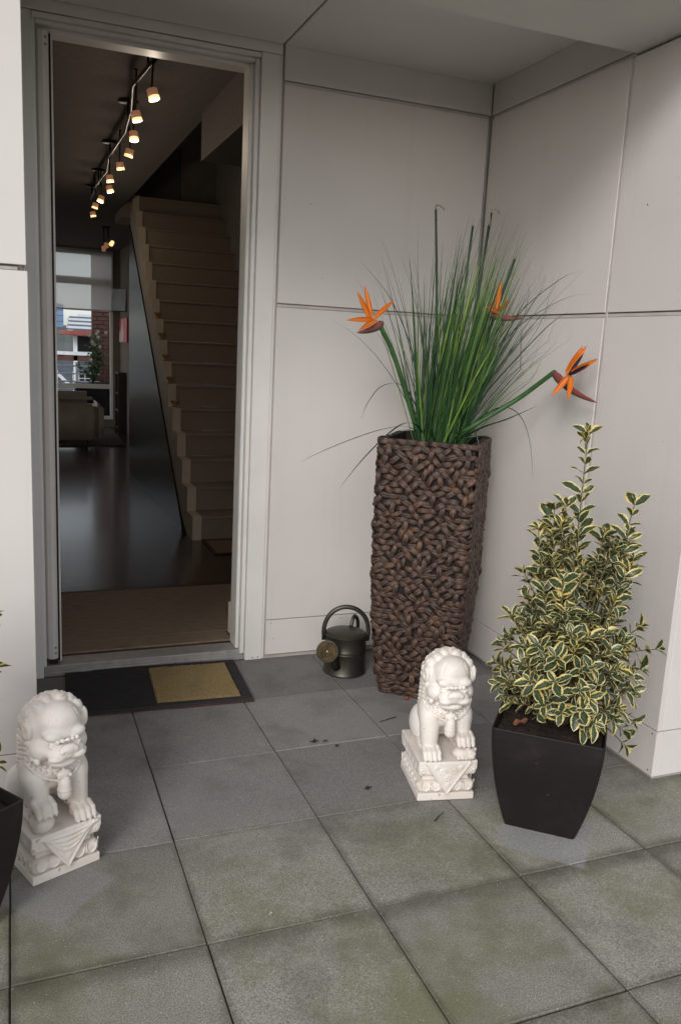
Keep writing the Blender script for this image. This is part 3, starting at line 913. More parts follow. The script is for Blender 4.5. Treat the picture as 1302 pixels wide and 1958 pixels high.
# ================================================================== DOORMAT
MT['rubber'] = pbr('ribbed_rubber', L(34, 29, 28), L(25, 22, 22), rough=0.7, scale=30, bstr=0.1)
MT['rust'] = pbr('worn_rubber_edge', L(74, 48, 40), L(52, 38, 34), rough=0.8, scale=20)
m, nt, b = new_mat('coir')
tc = nt.nodes.new('ShaderNodeTexCoord')
n1 = noise(nt, tc.outputs['Object'], 420, 2, 0.7)
n2 = noise(nt, tc.outputs['Object'], 9, 3)
c = mix(nt, ramp(nt, n1, 0.25, 0.75), L(104, 86, 56), L(184, 160, 112))
c = mix(nt, math_n(nt, 'MULTIPLY', ramp(nt, n2, 0.5, 0.8), 0.35), c, L(110, 94, 56))
nt.links.new(c, b.inputs['Base Color'])
b.inputs['Roughness'].default_value = 1.0
bump(nt, b, n1, 1.0, 0.004)
MT['coir'] = m
mat_t = thing('doormat', 'black ribbed rubber doormat with inset tan coir rectangle before the door', 'doormat', (-1.541, -0.205, 0.0), -0.055)
W, H = 0.375, 0.222
MB().box(-W, W, -H, H, 0.0, 0.009, 0.002).build('rubber_base', MT['rubber'], mat_t, world=False)
cx0, cx1, cy0, cy1 = -0.020, 0.328, -0.185, 0.192
mb = MB()
ny = 25
for k in range(ny):
    y = -H + 0.006 + (2 * H - 0.012) * k / (ny - 1)
    segs = [(-W + 0.002, W - 0.002)]
    if cy0 - 0.006 < y < cy1 + 0.006:
        segs = [(-W + 0.002, cx0 - 0.004), (cx1 + 0.004, W - 0.002)]
    for a, b2 in segs:
        mb.prism([(y - 0.0058, 0.0085), (y + 0.0058, 0.0085), (y + 0.0034, 0.0160), (y - 0.0034, 0.0160)], a, b2, 'x')
ro = mb.build('ribs', MT['rubber'], mat_t, world=False)
ro['kind'] = 'stuff'
MB().box(-W - 0.001, W + 0.001, -H - 0.006, -H - 0.0004, 0.0, 0.008, 0.001).build('worn_edge', MT['rust'], mat_t, world=False)
# coir pad with a ragged tufted top
nxc, nyc = 90, 98
r2 = np.random.default_rng(5)
V = []
for j in range(nyc + 1):
    for i in range(nxc + 1):
        ed = i in (0, nxc) or j in (0, nyc)
        V.append((cx0 + (cx1 - cx0) * i / nxc + r2.normal(0, 0.0012), cy0 + (cy1 - cy0) * j / nyc + r2.normal(0, 0.0012), (0.0095 if ed else 0.0165 + r2.normal(0, 0.0013))))
F = [(j * (nxc + 1) + i, j * (nxc + 1) + i + 1, (j + 1) * (nxc + 1) + i + 1, (j + 1) * (nxc + 1) + i) for j in range(nyc) for i in range(nxc)]
co = MB().add(V, F).build('coir_pad', MT['coir'], mat_t, world=False)

# ================================================================== WATERING CAN
MT['pewter'] = pbr('dark_pewter', L(86, 83, 75), L(72, 70, 62), rough=0.42, scale=9, metal=0.75, bstr=0.03, bscale=60)
MT['brassy'] = pbr('worn_brass', L(146, 132, 106), L(110, 98, 78), rough=0.45, scale=40, metal=0.7)
CX, CY = -0.684, -0.226
can = thing('watering_can', 'dark pewter watering can with round rose beside the wicker planter', 'watering can', (CX, CY, 0))
R0 = 0.096
MB().lathe([(0.0001, 0.002), (0.098, 0.002), (0.100, 0.006), (0.098, 0.010), (R0, 0.013), (R0 - 0.001, 0.10), (R0 + 0.001, 0.103), (R0 - 0.001, 0.106), (R0 - 0.001, 0.112), (R0 + 0.001, 0.115), (R0 - 0.001, 0.118), (R0 - 0.002, 0.176), (R0 + 0.0015, 0.179), (R0 + 0.0015, 0.184)], 48).build('body', MT['pewter'], can, world=False)
# domed half lid, open towards the back
lid = MB().lathe([(R0 + 0.0015, 0.184), (R0 - 0.003, 0.188), (R0 - 0.016, 0.194), (R0 - 0.036, 0.199), (0.03, 0.203), (0.0001, 0.204)], 48)
lid.build('lid', MT['pewter'], can, world=False)
# direction towards the camera-left in which the spout points
sd = Vector((-0.72, -0.69, 0)).normalized()
pd = Vector((-sd.y, sd.x, 0))
# carrying arch across the can
arch = []
hd = Vector((0.93, -0.30, 0)).normalized()
for k in range(25):
    a = PI * k / 24
    arch.append(hd * (math.cos(a) * 0.103) + Vector((0, 0, 0.188 + math.sin(a) ** 0.9 * 0.122)))
arch = [hd * 0.101 + Vector((0, 0, 0.165))] + arch + [hd * -0.101 + Vector((0, 0, 0.165))]
MB().tube(arch, 0.0105, 10).build('handle', MT['pewter'], can, world=False)
for s in (1, -1):
    c0 = hd * (0.099 * s)
    MB().tube([c0 + Vector((0, 0, 0.150)), c0 + Vector((0, 0, 0.192))], 0.013, 8, flat=0.5).build('lug', MT['pewter'], can, world=False)
# back grip
bp = [sd * -0.055 + Vector((0.0, 0, 0.200)), sd * -0.075 + Vector((0.0, 0, 0.236)), sd * -0.10 + Vector((0, 0, 0.238)), sd * -0.135 + Vector((0, 0, 0.20)), sd * -0.13 + Vector((0, 0, 0.13)), sd * -0.096 + Vector((0, 0, 0.08))]
MB().tube(spline(bp, 6), 0.009, 8).build('back_grip', MT['pewter'], can, world=False)
sp0 = sd * 0.088 + Vector((0, 0, 0.05)) + pd * 0.0
sp1 = sd * 0.165 + Vector((0, 0, 0.145)) - pd * 0.012
spo = MB().tube([sp0, sp0.lerp(sp1, 0.5), sp1], [0.024, 0.018, 0.015], 14).build('spout', MT['pewter'], can, world=False)
nrm = (Vector((-0.42, -0.84, 0.32))).normalized()
Mr = nrm.to_track_quat('Z', 'Y').to_matrix().to_4x4()
rc = sp1 + nrm * 0.016
Mr = Mr @ Matrix.Scale(0.92, 4)
rose = MB().lathe([(0.014, -0.03), (0.022, -0.018), (0.050, 0.0), (0.0535, 0.006), (0.0535, 0.011), (0.050, 0.011)], 40, rc, Mr).build('rose', MT['pewter'], can, world=False)
pf = [(0.050, 0.0105)]
for rr, zz in ((0.047, 0.002), (0.042, 0.008), (0.038, 0.002), (0.032, 0.010), (0.028, 0.003), (0.022, 0.0115), (0.017, 0.004), (0.0115, 0.013), (0.0075, 0.007), (0.004, 0.015), (0.0001, 0.0155)):
    pf.append((rr, zz))
MB().lathe(pf, 40, rc, Mr, False).build('rose_plate', MT['brassy'], rose, world=False)
hb = MB()
for rr, n in ((0.044, 26), (0.034, 20), (0.024, 14)):
    for k in range(n):
        a = 2 * PI * k / n
        c0 = rc + Mr.to_3x3() @ Vector((rr * math.cos(a), rr * math.sin(a), 0.0085))
        hb.lathe([(0.0019, -0.001), (0.0016, 0.0014), (0.0001, 0.0019)], 6, c0, Mr)
o = hb.build('spray_holes', MT['brassy'], rose, world=False)
o['kind'] = 'stuff'

# ================================================================== TALL WICKER PLANTER
PCX, PCY, PPHI, PH = -0.416, -0.469, -0.68, 1.123
def pw(z):
    zs = (0.0, 0.12, 0.28, 0.5, 0.8, PH)
    ws = (0.304, 0.340, 0.378, 0.405, 0.412, 0.413)
    return float(np.interp(z, zs, ws))
m, nt, b = new_mat('woven_water_hyacinth')
uv = nt.nodes.new('ShaderNodeUVMap')
g = nt.nodes.new('ShaderNodeNewGeometry')
fib = noise(nt, mapping(nt, uv.outputs[0], (1.2, 8, 1)), 1.0, 3, 0.6)
pn = noise(nt, g.outputs['Position'], 26, 2)
c = mix(nt, ramp(nt, fib, 0.3, 0.72), L(26, 18, 16), L(100, 75, 62))
c = mix(nt, math_n(nt, 'MULTIPLY', ramp(nt, pn, 0.52, 0.72), 0.55), c, L(116, 84, 62))
c = mix(nt, math_n(nt, 'MULTIPLY', ramp(nt, pn, 0.48, 0.30), 0.55), c, L(30, 21, 19))
nt.links.new(c, b.inputs['Base Color'])
b.inputs['Roughness'].default_value = 0.46
b.inputs['Specular IOR Level'].default_value = 0.45
bump(nt, b, fib, 0.8, 0.004)
MT['wicker'] = m
MT['wicker_core'] = pbr('planter_core', L(28, 20, 18), L(20, 15, 14), rough=0.8, scale=40, bstr=0.4, bscale=120)
MT['liner'] = pbr('black_liner', L(24, 22, 22), rough=0.6)
wp = thing('wicker_planter', 'tall square brown woven planter standing in the recess corner', 'planter', (PCX, PCY, 0), PPHI)
def square_loft(levels, name, mat, parent, inner=False):
    V, F = [], []
    for (w, z) in levels:
        h = w / 2
        V += [(-h, -h, z), (h, -h, z), (h, h, z), (-h, h, z)]
    for i in range(len(levels) - 1):
        for k in range(4):
            k2 = (k + 1) % 4
            F.append((i * 4 + k, i * 4 + k2, i * 4 + 4 + k2, i * 4 + 4 + k))
    F.append((3, 2, 1, 0))
    n = (len(levels) - 1) * 4
    F.append((n, n + 1, n + 2, n + 3))
    return MB().add(V, F).build(name, mat, parent, world=False, fixn=False)
lv = [(pw(z) - 0.022, z + 0.004) for z in np.linspace(0, PH - 0.006, 12)]
lv += [(pw(PH) - 0.06, PH - 0.002), (pw(PH) - 0.064, PH - 0.07), (0.05, PH - 0.075)]
square_loft(lv, 'core', MT['wicker_core'], wp)
# strands: short puffed pieces whose ends dive under their neighbours
def strand_mesh(seed, ln, wd):
    r = random.Random(seed)
    V, F, UV = [], [], []
    nu, nv = 7, 9
    bend = r.uniform(-0.10, 0.10)
    for i in range(nu + 1):
        u = i / nu
        s = math.sin(PI * (0.05 + 0.90 * u))
        w = wd * 0.5 * (0.52 + 0.48 * s ** 0.6)
        zc = 0.011 * s ** 0.7 - 0.007
        for j in range(nv + 1):
            v = j / nv
            a = PI * (1.16 * v - 0.08)
            rid = 1 + 0.13 * math.cos(3 * 2 * PI * v)
            V.append(Vector(((u - 0.5) * ln, -math.cos(a) * w + bend * ln * (u - 0.5) ** 2 * 2, zc + math.sin(a) ** 0.8 * w * 0.46 * rid if math.sin(a) > 0 else zc + math.sin(a) * w)))
            UV.append((u + seed * 0.37, v + seed * 0.21))
    for i in range(nu):
        for j in range(nv):
            a = i * (nv + 1) + j
            F.append((a, a + nv + 1, a + nv + 2, a + 1))
    F.append(tuple(range(nv + 1)))
    F.append(tuple(nu * (nv + 1) + j for j in range(nv, -1, -1)))
    return V, F, UV
SV = [strand_mesh(k, (0.053, 0.058, 0.062, 0.049)[k % 4], (0.0235, 0.026, 0.0225, 0.027)[k % 4]) for k in range(10)]
SM = [uv_mesh('strand', *s, MT['wicker']) for s in SV]
rs = random.Random(21)
solo, rest = [], []
for face in range(4):
    Rf = Matrix.Rotation(face * PI / 2, 4, 'Z')
    DZ = 0.0245
    nrow = int((PH - 0.024) / DZ)
    for k in range(nrow + 1):
        z = 0.012 + (PH - 0.024) * k / nrow
        hw = pw(z) / 2
        ncol = int(round((2 * hw - 0.02) / 0.0425))
        dw = (pw(z + 0.01) - pw(z - 0.01)) / 2 / 0.02
        for i in range(ncol + 1):
            if k % 2 and i == ncol:
                continue
            x = -hw + 0.014 + (2 * hw - 0.028) * (i + (0.5 if k % 2 else 0.0)) / ncol + rs.gauss(0, 0.003)
            zz = min(PH - 0.012, max(0.012, z + rs.gauss(0, 0.002)))
            q = rs.random()
            sg = 1 if math.sin(i * 2.1 + k * 0.9 + face) + rs.gauss(0, 0.5) > 0 else -1
            ang = rs.gauss(0, 0.13) if q < 0.30 else (sg * rs.gauss(0.58, 0.16) if q < 0.88 else rs.gauss(1.45, 0.2))
            if k in (0, nrow):
                ang = rs.gauss(0, 0.06)
            edge = abs(x) > hw - 0.024
            if edge and abs(ang) < 0.3:
                x = math.copysign(hw - 0.027, x)
            half = 0.029 * abs(math.cos(ang))
            x = max(-hw + 0.001 + half, min(hw - 0.001 - half, x))
            lift = rs.uniform(-0.002, 0.001) + (0.0025 if abs(ang) > 0.3 else 0.0) + (0.003 if abs(ang) > 1.1 else 0.0)
            nrmv = Vector((0, -1, -dw * 0.5)).normalized()
            xd = Vector((math.cos(ang), 0, math.sin(ang)))
            M4 = Rf @ frame((x, -hw + 0.005 - lift, zz), xd, nrmv) @ Matrix.Scale(rs.uniform(0.9, 1.12), 4)
            e = (M4, rs.randrange(10))
            if face == 0:
                solo.append((rs.random() + (0.6 if abs(ang) > 0.4 else 0), e))
            else:
                rest.append(e)
solo.sort(key=lambda s: -s[0])
print('strands on the front face', len(solo))
for k, (_, (M4, si)) in enumerate(solo):
    if k < 300:
        o = bpy.data.objects.new('strand', SM[si])
        link(o, wp)
        o.matrix_local = M4
    else:
        rest.append((M4, si))
def join_uv(name, items, sources, mat, parent):
    V, F, UV = [], [], []
    for M4, si in items:
        v, f, u = sources[si]
        n = len(V)
        V += [M4 @ p for p in v]
        F += [tuple(i + n for i in q) for q in f]
        UV += u
    o = link(bpy.data.objects.new(name, uv_mesh(name, V, F, UV, mat)), parent)
    o['kind'] = 'stuff'
    return o
join_uv('weave', rest, SV, MT['wicker'], wp)
MB().box(-0.17, 0.17, -0.17, 0.17, PH - 0.074, PH - 0.055).build('liner', MT['liner'], wp, world=False)

# ================================================================== GRASS, REEDS, FLOWERS IN THE PLANTER
m, nt, b = new_mat('grass_blade')
at = nt.nodes.new('ShaderNodeAttribute')
at.attribute_name = 'tint'
cr = nt.nodes.new('ShaderNodeValToRGB')
cr.color_ramp.elements[0].color = L(24, 48, 34)
cr.color_ramp.elements[0].position = 0.0
cr.color_ramp.elements[1].color = L(150, 172, 62)
cr.color_ramp.elements[1].position = 1.0
e = cr.color_ramp.elements.new(0.55)
e.color = L(46, 84, 44)
e = cr.color_ramp.elements.new(0.8)
e.color = L(92, 130, 50)
nt.links.new(at.outputs['Fac'], cr.inputs[0])
nt.links.new(cr.outputs[0], b.inputs['Base Color'])
b.inputs['Roughness'].default_value = 0.42
add_translucency(nt, b, cr.outputs[0], 0.18)
MT['grass'] = m
gp = thing('ornamental_grass', 'clump of tall green artificial grass growing from the wicker planter', 'plant', (PCX, PCY, PH - 0.055))
groot = Vector((PCX, PCY, PH - 0.055))
def blade(pts, w, tint, side=None):
    """ribbon along pts with a shallow fold; w at root, tapering to a point"""
    V, F, Tn = [], [], []
    n = len(pts)
    for i, p in enumerate(pts):
        t = (pts[min(i + 1, n - 1)] - pts[max(i - 1, 0)]).normalized()
        s = side if side is not None else Vector((0.9, -0.4, 0))
        a = (s - t * s.dot(t)).normalized()
        nn = t.cross(a)
        u = i / (n - 1)
        ww = w * 0.5 * (0.75 + 0.25 * min(1, u * 5)) * (1 - u ** 2.2) + 0.0002
        V += [p - a * ww + nn * ww * 0.35, p, p + a * ww + nn * ww * 0.35]
        Tn += [tint * (0.8 + 0.2 * u)] * 3
    for i in range(n - 1):
        for j in range(2):
            q = i * 3 + j
            F.append((q, q + 1, q + 4, q + 3))
    return V, F, Tn
def blade_obj(name, V, F, Tn, parent):
    me = bpy.data.meshes.new(name)
    off = wloc(parent)
    me.from_pydata([tuple(v - off) for v in V], [], F)
    attr_tint(me, Tn)
    me.polygons.foreach_set('use_smooth', [True] * len(me.polygons))
    me.materials.append(MT['grass'])
    return link(bpy.data.objects.new(name, me), parent)
rg = random.Random(12)
def grass_pts(root, az, tilt, ln, droop, n=9):
    d = Vector((math.sin(tilt) * math.cos(az), math.sin(tilt) * math.sin(az), math.cos(tilt)))
    p = Vector(root)
    out = [p.copy()]
    for i in range(n):
        p = p + d * (ln / n)
        d = (d + Vector((0.02 * math.cos(az), 0.02 * math.sin(az), -droop)) * (i / n)).normalized()
        # keep clear of the walls
        if p.x > -0.025:
            p.x = -0.025
        if p.y > -0.025:
            p.y = -0.025
        out.append(p.copy())
    return out
fine = [[], [], []]
nsolo = 0
for k in range(330):
    thin = k >= 105
    rr = 0.085 * math.sqrt(rg.random())
    a0 = rg.uniform(0, 2 * PI)
    root = groot + Vector((rr * math.cos(a0) * 1.2 + 0.01, rr * math.sin(a0), 0))
    az = a0 + rg.gauss(0, 0.7)
    tilt = abs(rg.gauss(0.0, 0.18 if not thin else 0.30))
    # overall lean to the right and forward
    d = Vector((math.sin(tilt) * math.cos(az) + 0.12, math.sin(tilt) * math.sin(az) - 0.05, math.cos(tilt))).normalized()
    tilt2 = math.acos(d.z)
    az2 = math.atan2(d.y, d.x)
    ln = rg.uniform(0.45, 0.92) if not thin else rg.uniform(0.55, 1.02)
    ln *= 1.0 - 0.25 * tilt
    droop = (rg.uniform(0.0, 0.05) if not thin else rg.uniform(0.02, 0.16)) * (1 + tilt2)
    pts = grass_pts(root, az2, tilt2, ln, droop)
    w = rg.uniform(0.007, 0.0145) if not thin else rg.uniform(0.0022, 0.0045)
    tint = min(1, max(0, rg.gauss(0.64, 0.30)))
    if thin:
        tint *= 0.9
    V, F, Tn = blade(pts, w, tint, Vector((rg.gauss(0.9, 0.4), rg.gauss(-0.4, 0.4), 0)))
    if not thin:
        blade_obj('blade', V, F, Tn, gp)
    else:
        n0 = len(fine[0])
        fine[0] += V
        fine[1] += [tuple(i + n0 for i in f) for f in F]
        fine[2] += Tn
o = blade_obj('fine_blades', fine[0], fine[1], fine[2], gp)
o['kind'] = 'stuff'
hero = [
    ([(-0.46, -0.48, 1.09), (-0.53, -0.51, 1.17), (-0.62, -0.56, 1.185), (-0.72, -0.61, 1.14), (-0.838, -0.65, 1.045), (-0.936, -0.68, 0.943)], 0.0085, 0.08),
    ([(-0.46, -0.46, 1.09), (-0.56, -0.50, 1.165), (-0.70, -0.54, 1.16), (-0.86, -0.58, 1.12), (-1.0, -0.62, 1.075), (-1.085, -0.65, 1.042)], 0.0055, 0.1),
    ([(-0.46, -0.46, 1.09), (-0.52, -0.47, 1.24), (-0.60, -0.48, 1.335), (-0.70, -0.50, 1.33), (-0.77, -0.53, 1.265), (-0.805, -0.55, 1.20)], 0.0055, 0.2),
    ([(-0.44, -0.45, 1.09), (-0.53, -0.45, 1.42), (-0.60, -0.45, 1.58), (-0.68, -0.45, 1.70), (-0.80, -0.45, 1.815)], 0.0048, 0.5),
    ([(-0.37, -0.50, 1.09), (-0.29, -0.56, 1.20), (-0.21, -0.62, 1.265), (-0.15, -0.67, 1.24), (-0.12, -0.714, 1.144), (-0.10, -0.738, 0.985)], 0.0055, 0.12),
    ([(-0.36, -0.5, 1.09), (-0.28, -0.58, 1.17), (-0.2, -0.66, 1.22), (-0.11, -0.74, 1.285)], 0.010, 0.35),
    ([(-0.36, -0.5, 1.09), (-0.27, -0.57, 1.30), (-0.19, -0.65, 1.45), (-0.10, -0.74, 1.60), (-0.05, -0.80, 1.66)], 0.006, 0.25),
    ([(-0.36, -0.5, 1.09), (-0.27, -0.55, 1.42), (-0.18, -0.64, 1.64), (-0.09, -0.78, 1.78), (-0.06, -0.88, 1.81)], 0.0045, 0.5),
    ([(-0.36, -0.5, 1.09), (-0.28, -0.55, 1.38), (-0.2, -0.66, 1.58), (-0.1, -0.82, 1.70), (-0.06, -0.95, 1.72)], 0.0042, 0.5),
    ([(-0.45, -0.52, 1.09), (-0.50, -0.58, 1.155), (-0.55, -0.63, 1.165), (-0.575, -0.66, 1.12), (-0.58, -0.665, 1.02)], 0.006, 0.2),
    ([(-0.40, -0.55, 1.09), (-0.38, -0.62, 1.16), (-0.36, -0.68, 1.165), (-0.352, -0.71, 1.10), (-0.352, -0.714, 0.98)], 0.005, 0.15),
    ([(-0.45, -0.50, 1.09), (-0.50, -0.56, 1.15), (-0.58, -0.58, 1.168), (-0.66, -0.57, 1.15)], 0.006, 0.7),
    ([(-0.40, -0.5, 1.09), (-0.33, -0.58, 1.135), (-0.24, -0.6, 1.145), (-0.15, -0.58, 1.13)], 0.004, 0.7),
]
for pts, w, tint in hero:
    V, F, Tn = blade(spline(pts, 5), w, tint)
    blade_obj('blade', V, F, Tn, gp)

m, nt, b = new_mat('reed_green')
tc = nt.nodes.new('ShaderNodeTexCoord')
nz = noise(nt, mapping(nt, tc.outputs['Object'], (60, 60, 6)), 1.0, 3)
nt.links.new(mix(nt, ramp(nt, nz, 0.3, 0.7), L(30, 52, 34), L(50, 78, 46)), b.inputs['Base Color'])
b.inputs['Roughness'].default_value = 0.5
MT['reed'] = m
MT['reed_tip'] = pbr('reed_tip', L(190, 178, 160), L(150, 140, 124), rough=0.7, scale=60)
MT['node'] = pbr('reed_node', L(96, 104, 76), L(70, 80, 56), rough=0.6, scale=60)
reeds = [([(-0.428, -0.44, 1.09), (-0.434, -0.42, 1.633), (-0.470, -0.42, 2.045)], 'straight green reed with bent tip standing leftmost in the wicker planter', True),
         ([(-0.375, -0.45, 1.09), (-0.330, -0.42, 1.43), (-0.282, -0.40, 2.0)], 'straight green reed with pale pointed tip, second from the left', False),
         ([(-0.34, -0.43, 1.09), (-0.262, -0.40, 1.45), (-0.173, -0.36, 2.07)], 'tallest dark green reed close to the corner joint', True),
         ([(-0.33, -0.45, 1.09), (-0.265, -0.42, 1.44), (-0.206, -0.40, 2.01)], 'dark green reed just left of the tallest one, almost touching it', False),
         ([(-0.34, -0.48, 1.09), (-0.255, -0.45, 1.36), (-0.095, -0.45, 1.88)], 'short slanting green reed with pale tip leaning right', False)]
for pts, lab, bent in reeds:
    t = thing('horsetail_reed', lab, 'reed', pts[0], 0, 'reeds in the wicker planter')
    P = spline(pts, 10)
    mb = MB()
    mb.tube(P, [0.0068 - 0.002 * i / (len(P) - 1) for i in range(len(P))], 8)
    mb.build('stem', MT['reed'], t)
    nb = MB()
    for q in (0.22, 0.34, 0.47, 0.58, 0.69, 0.79, 0.88, 0.95):
        p = P[int(q * (len(P) - 1))]
        d = (P[min(len(P) - 1, int(q * (len(P) - 1)) + 1)] - p).normalized() * 0.003
        nb.tube([p - d * 0.6, p + d * 0.6], 0.0068, 8)
    nb.build('node_rings', MT['node'], t)
    e = P[-1]
    d = (P[-1] - P[-2]).normalized()
    if bent:
        MB().tube(spline([e, e + d * 0.014, e + Vector((0.012, 0.004, 0.018)), e + Vector((0.034, 0.01, 0.014)), e + Vector((0.046, 0.014, 0.006))], 4), 0.0035, 6).build('bent_tip', MT['reed_tip'], t)
    else:
        MB().tube([e, e + d * 0.02, e + d * 0.045], [0.005, 0.0042, 0.0006], 6).build('tip', MT['reed_tip'], t)

# bird of paradise flowers
MT['bop_stem'] = pbr('flower_stem', L(44, 78, 40), L(60, 96, 46), rough=0.45, scale=20)
m, nt, b = new_mat('flower_spathe')
uvn = nt.nodes.new('ShaderNodeUVMap')
sx = nt.nodes.new('ShaderNodeSeparateXYZ')
nt.links.new(uvn.outputs[0], sx.inputs[0])
nzs = noise(nt, uvn.outputs[0], 4, 3)
fac = ramp(nt, math_n(nt, 'ADD', sx.outputs[1], math_n(nt, 'MULTIPLY', nzs, 0.4)), 0.35, 0.85)
nt.links.new(mix(nt, fac, L(70, 84, 52), L(132, 62, 66)), b.inputs['Base Color'])
b.inputs['Roughness'].default_value = 0.42
MT['spathe'] = m
m, nt, b = new_mat('orange_petal')
uvn = nt.nodes.new('ShaderNodeUVMap')
nzp = noise(nt, mapping(nt, uvn.outputs[0], (1.5, 14, 1)), 1.0, 3)
cc = mix(nt, ramp(nt, nzp, 0.25, 0.75), L(206, 92, 24), L(240, 146, 40))
nt.links.new(cc, b.inputs['Base Color'])
b.inputs['Roughness'].default_value = 0.5
add_translucency(nt, b, cc, 0.2)
MT['petal'] = m
MT['tongue'] = pbr('blue_black_tongue', L(30, 30, 52), L(22, 22, 36), rough=0.4, scale=30)
def petal(root, tip, w, parent, face, name='petal', mat=None, curl=0.06):
    root, tip = Vector(root), Vector(tip)
    ln = (tip - root).length
    V, F, UV = leaf_grid(ln, w, 10, curl, 0.55, 0, 3, 0.8)
    # give it thickness: a second sheet slightly below
    n = len(V)
    V2 = [v + Vector((0, 0, -0.0012)) for v in V]
    F = F + [tuple(i + n for i in f[::-1]) for f in F]
    # close the rim
    rim = [i * 5 for i in range(11)] + [54 - 5 * i for i in range(11)]
    V = V + V2
    UV = UV + UV
    for a, c2 in zip(rim, rim[1:] + rim[:1]):
        if a != c2:
            F.append((a, c2, c2 + n, a + n))
    off = wloc(parent)
    M4 = frame(root - off, tip - root + Vector(face) * ln * curl * 0.9, face)
    me = uv_mesh(name, [M4 @ v for v in V], F, UV, mat or MT['petal'])
    return link(bpy.data.objects.new(name, me), parent)
def spathe(neck, tip, r, parent, up):
    neck, tip = Vector(neck), Vector(tip)
    off = wloc(parent)
    ax = tip - neck
    ln = ax.length
    V, F, UV = [], [], []
    nu, nv = 14, 12
    for i in range(nu + 1):
        u = i / nu
        w = r * (min(1, 0.55 + u * 3.2) * (1 - u) ** 0.62 + 0.012)
        for j in range(nv):
            a = 2 * PI * j / nv
            V.append(Vector((u * ln, math.cos(a) * w * 0.62, math.sin(a) * w - 0.10 * ln * math.sin(PI * u) * 0.6)))
            UV.append((u, 0.5 + 0.5 * math.sin(a)))
    for i in range(nu):
        for j in range(nv):
            j2 = (j + 1) % nv
            F.append((i * nv + j, i * nv + j2, (i + 1) * nv + j2, (i + 1) * nv + j))
    F.append(tuple(range(nv))[::-1])
    M4 = frame(neck - off, ax, up)
    return link(bpy.data.objects.new('spathe', uv_mesh('spathe', [M4 @ v for v in V], F, UV, MT['spathe'])), parent)
cdir = (CAMP - Vector((-0.4, -0.5, 1.6))).normalized()
def flower(label, stem, neck, tip, proot, tips, tongues, w=0.021, r=0.0185):
    t = thing('bird_of_paradise', label, 'flower', stem[0], 0, 'artificial orange flowers in the wicker planter')
    P = spline(stem, 8)
    MB().tube(P, [0.0108 - 0.002 * i / (len(P) - 1) for i in range(len(P))], 10).build('stem', MT['bop_stem'], t)
    spathe(neck, tip, r, t, (0, 0, 1))
    for i, p in enumerate(tips):
        petal(Vector(proot) + Vector((0.006 * (i - 2), 0, 0)), p, w, t, cdir + Vector((0.2 * math.sin(i * 2.1), 0, 0.25)))
    for p in tongues:
        petal(Vector(proot) + cdir * 0.008, Vector(p) + cdir * 0.012, 0.013, t, cdir, 'tongue', MT['tongue'], 0.02)
    return t
flower('orange bird of paradise flower on the left, beak pointing left', [(-0.46, -0.45, 1.09), (-0.505, -0.455, 1.15), (-0.635, -0.48, 1.432), (-0.72, -0.498, 1.566), (-0.726, -0.50, 1.58)],
       (-0.712, -0.498, 1.578), (-0.835, -0.53, 1.535), (-0.756, -0.505, 1.588),
       [(-0.837, -0.52, 1.691), (-0.787, -0.47, 1.721), (-0.645, -0.45, 1.675), (-0.885, -0.55, 1.581), (-0.843, -0.575, 1.545)], [])
flower('orange bird of paradise flower half hidden among the grass blades', [(-0.36, -0.47, 1.09), (-0.31, -0.50, 1.25), (-0.27, -0.53, 1.45), (-0.268, -0.56, 1.62), (-0.265, -0.565, 1.635)],
       (-0.275, -0.575, 1.64), (-0.125, -0.60, 1.632), (-0.235, -0.585, 1.648),
       [(-0.235, -0.58, 1.775), (-0.315, -0.62, 1.664), (-0.165, -0.55, 1.705), (-0.245, -0.55, 1.70)], [])
flower('orange bird of paradise flower with dark tongues leaning out to the right wall', [(-0.36, -0.49, 1.09), (-0.34, -0.57, 1.16), (-0.26, -0.636, 1.235), (-0.17, -0.70, 1.315), (-0.112, -0.81, 1.413), (-0.108, -0.825, 1.421)],
       (-0.108, -0.812, 1.421), (-0.062, -1.044, 1.320), (-0.118, -0.925, 1.415),
       [(-0.075, -0.942, 1.527), (-0.068, -0.955, 1.528), (-0.072, -1.033, 1.481), (-0.17, -0.908, 1.333), (-0.17, -1.01, 1.328)], [(-0.085, -0.960, 1.50), (-0.09, -1.005, 1.462)], 0.024, 0.020)

# ================================================================== BLACK POTS WITH VARIEGATED SHRUBS
m, nt, b = new_mat('variegated_leaf')
uvn = nt.nodes.new('ShaderNodeUVMap')
g = nt.nodes.new('ShaderNodeNewGeometry')
sx = nt.nodes.new('ShaderNodeSeparateXYZ')
nt.links.new(uvn.outputs[0], sx.inputs[0])
av = math_n(nt, 'MULTIPLY', math_n(nt, 'ABSOLUTE', math_n(nt, 'SUBTRACT', sx.outputs[1], 0.5)), 2.0)
pn = noise(nt, g.outputs['Position'], 18, 2)
pn2 = noise(nt, g.outputs['Position'], 160, 3, 0.6)
ue = ramp(nt, sx.outputs[0], 0.84, 1.0)
edge = math_n(nt, 'ADD', math_n(nt, 'ADD', av, math_n(nt, 'MULTIPLY', ue, 0.35)), math_n(nt, 'MULTIPLY', math_n(nt, 'SUBTRACT', pn2, 0.5), 0.85))
edge = math_n(nt, 'ADD', edge, math_n(nt, 'MULTIPLY', math_n(nt, 'SUBTRACT', pn, 0.5), 0.9))
marg = ramp(nt, edge, 0.60, 0.74)
green = mix(nt, ramp(nt, noise(nt, mapping(nt, uvn.outputs[0], (3, 8, 1)), 1.0, 3), 0.3, 0.7), L(38, 53, 36), L(72, 88, 60))
cream = mix(nt, ramp(nt, pn, 0.4, 0.65), L(226, 214, 160), L(220, 196, 116))
cc = mix(nt, marg, green, cream)
rib = ramp(nt, av, 0.10, 0.0)
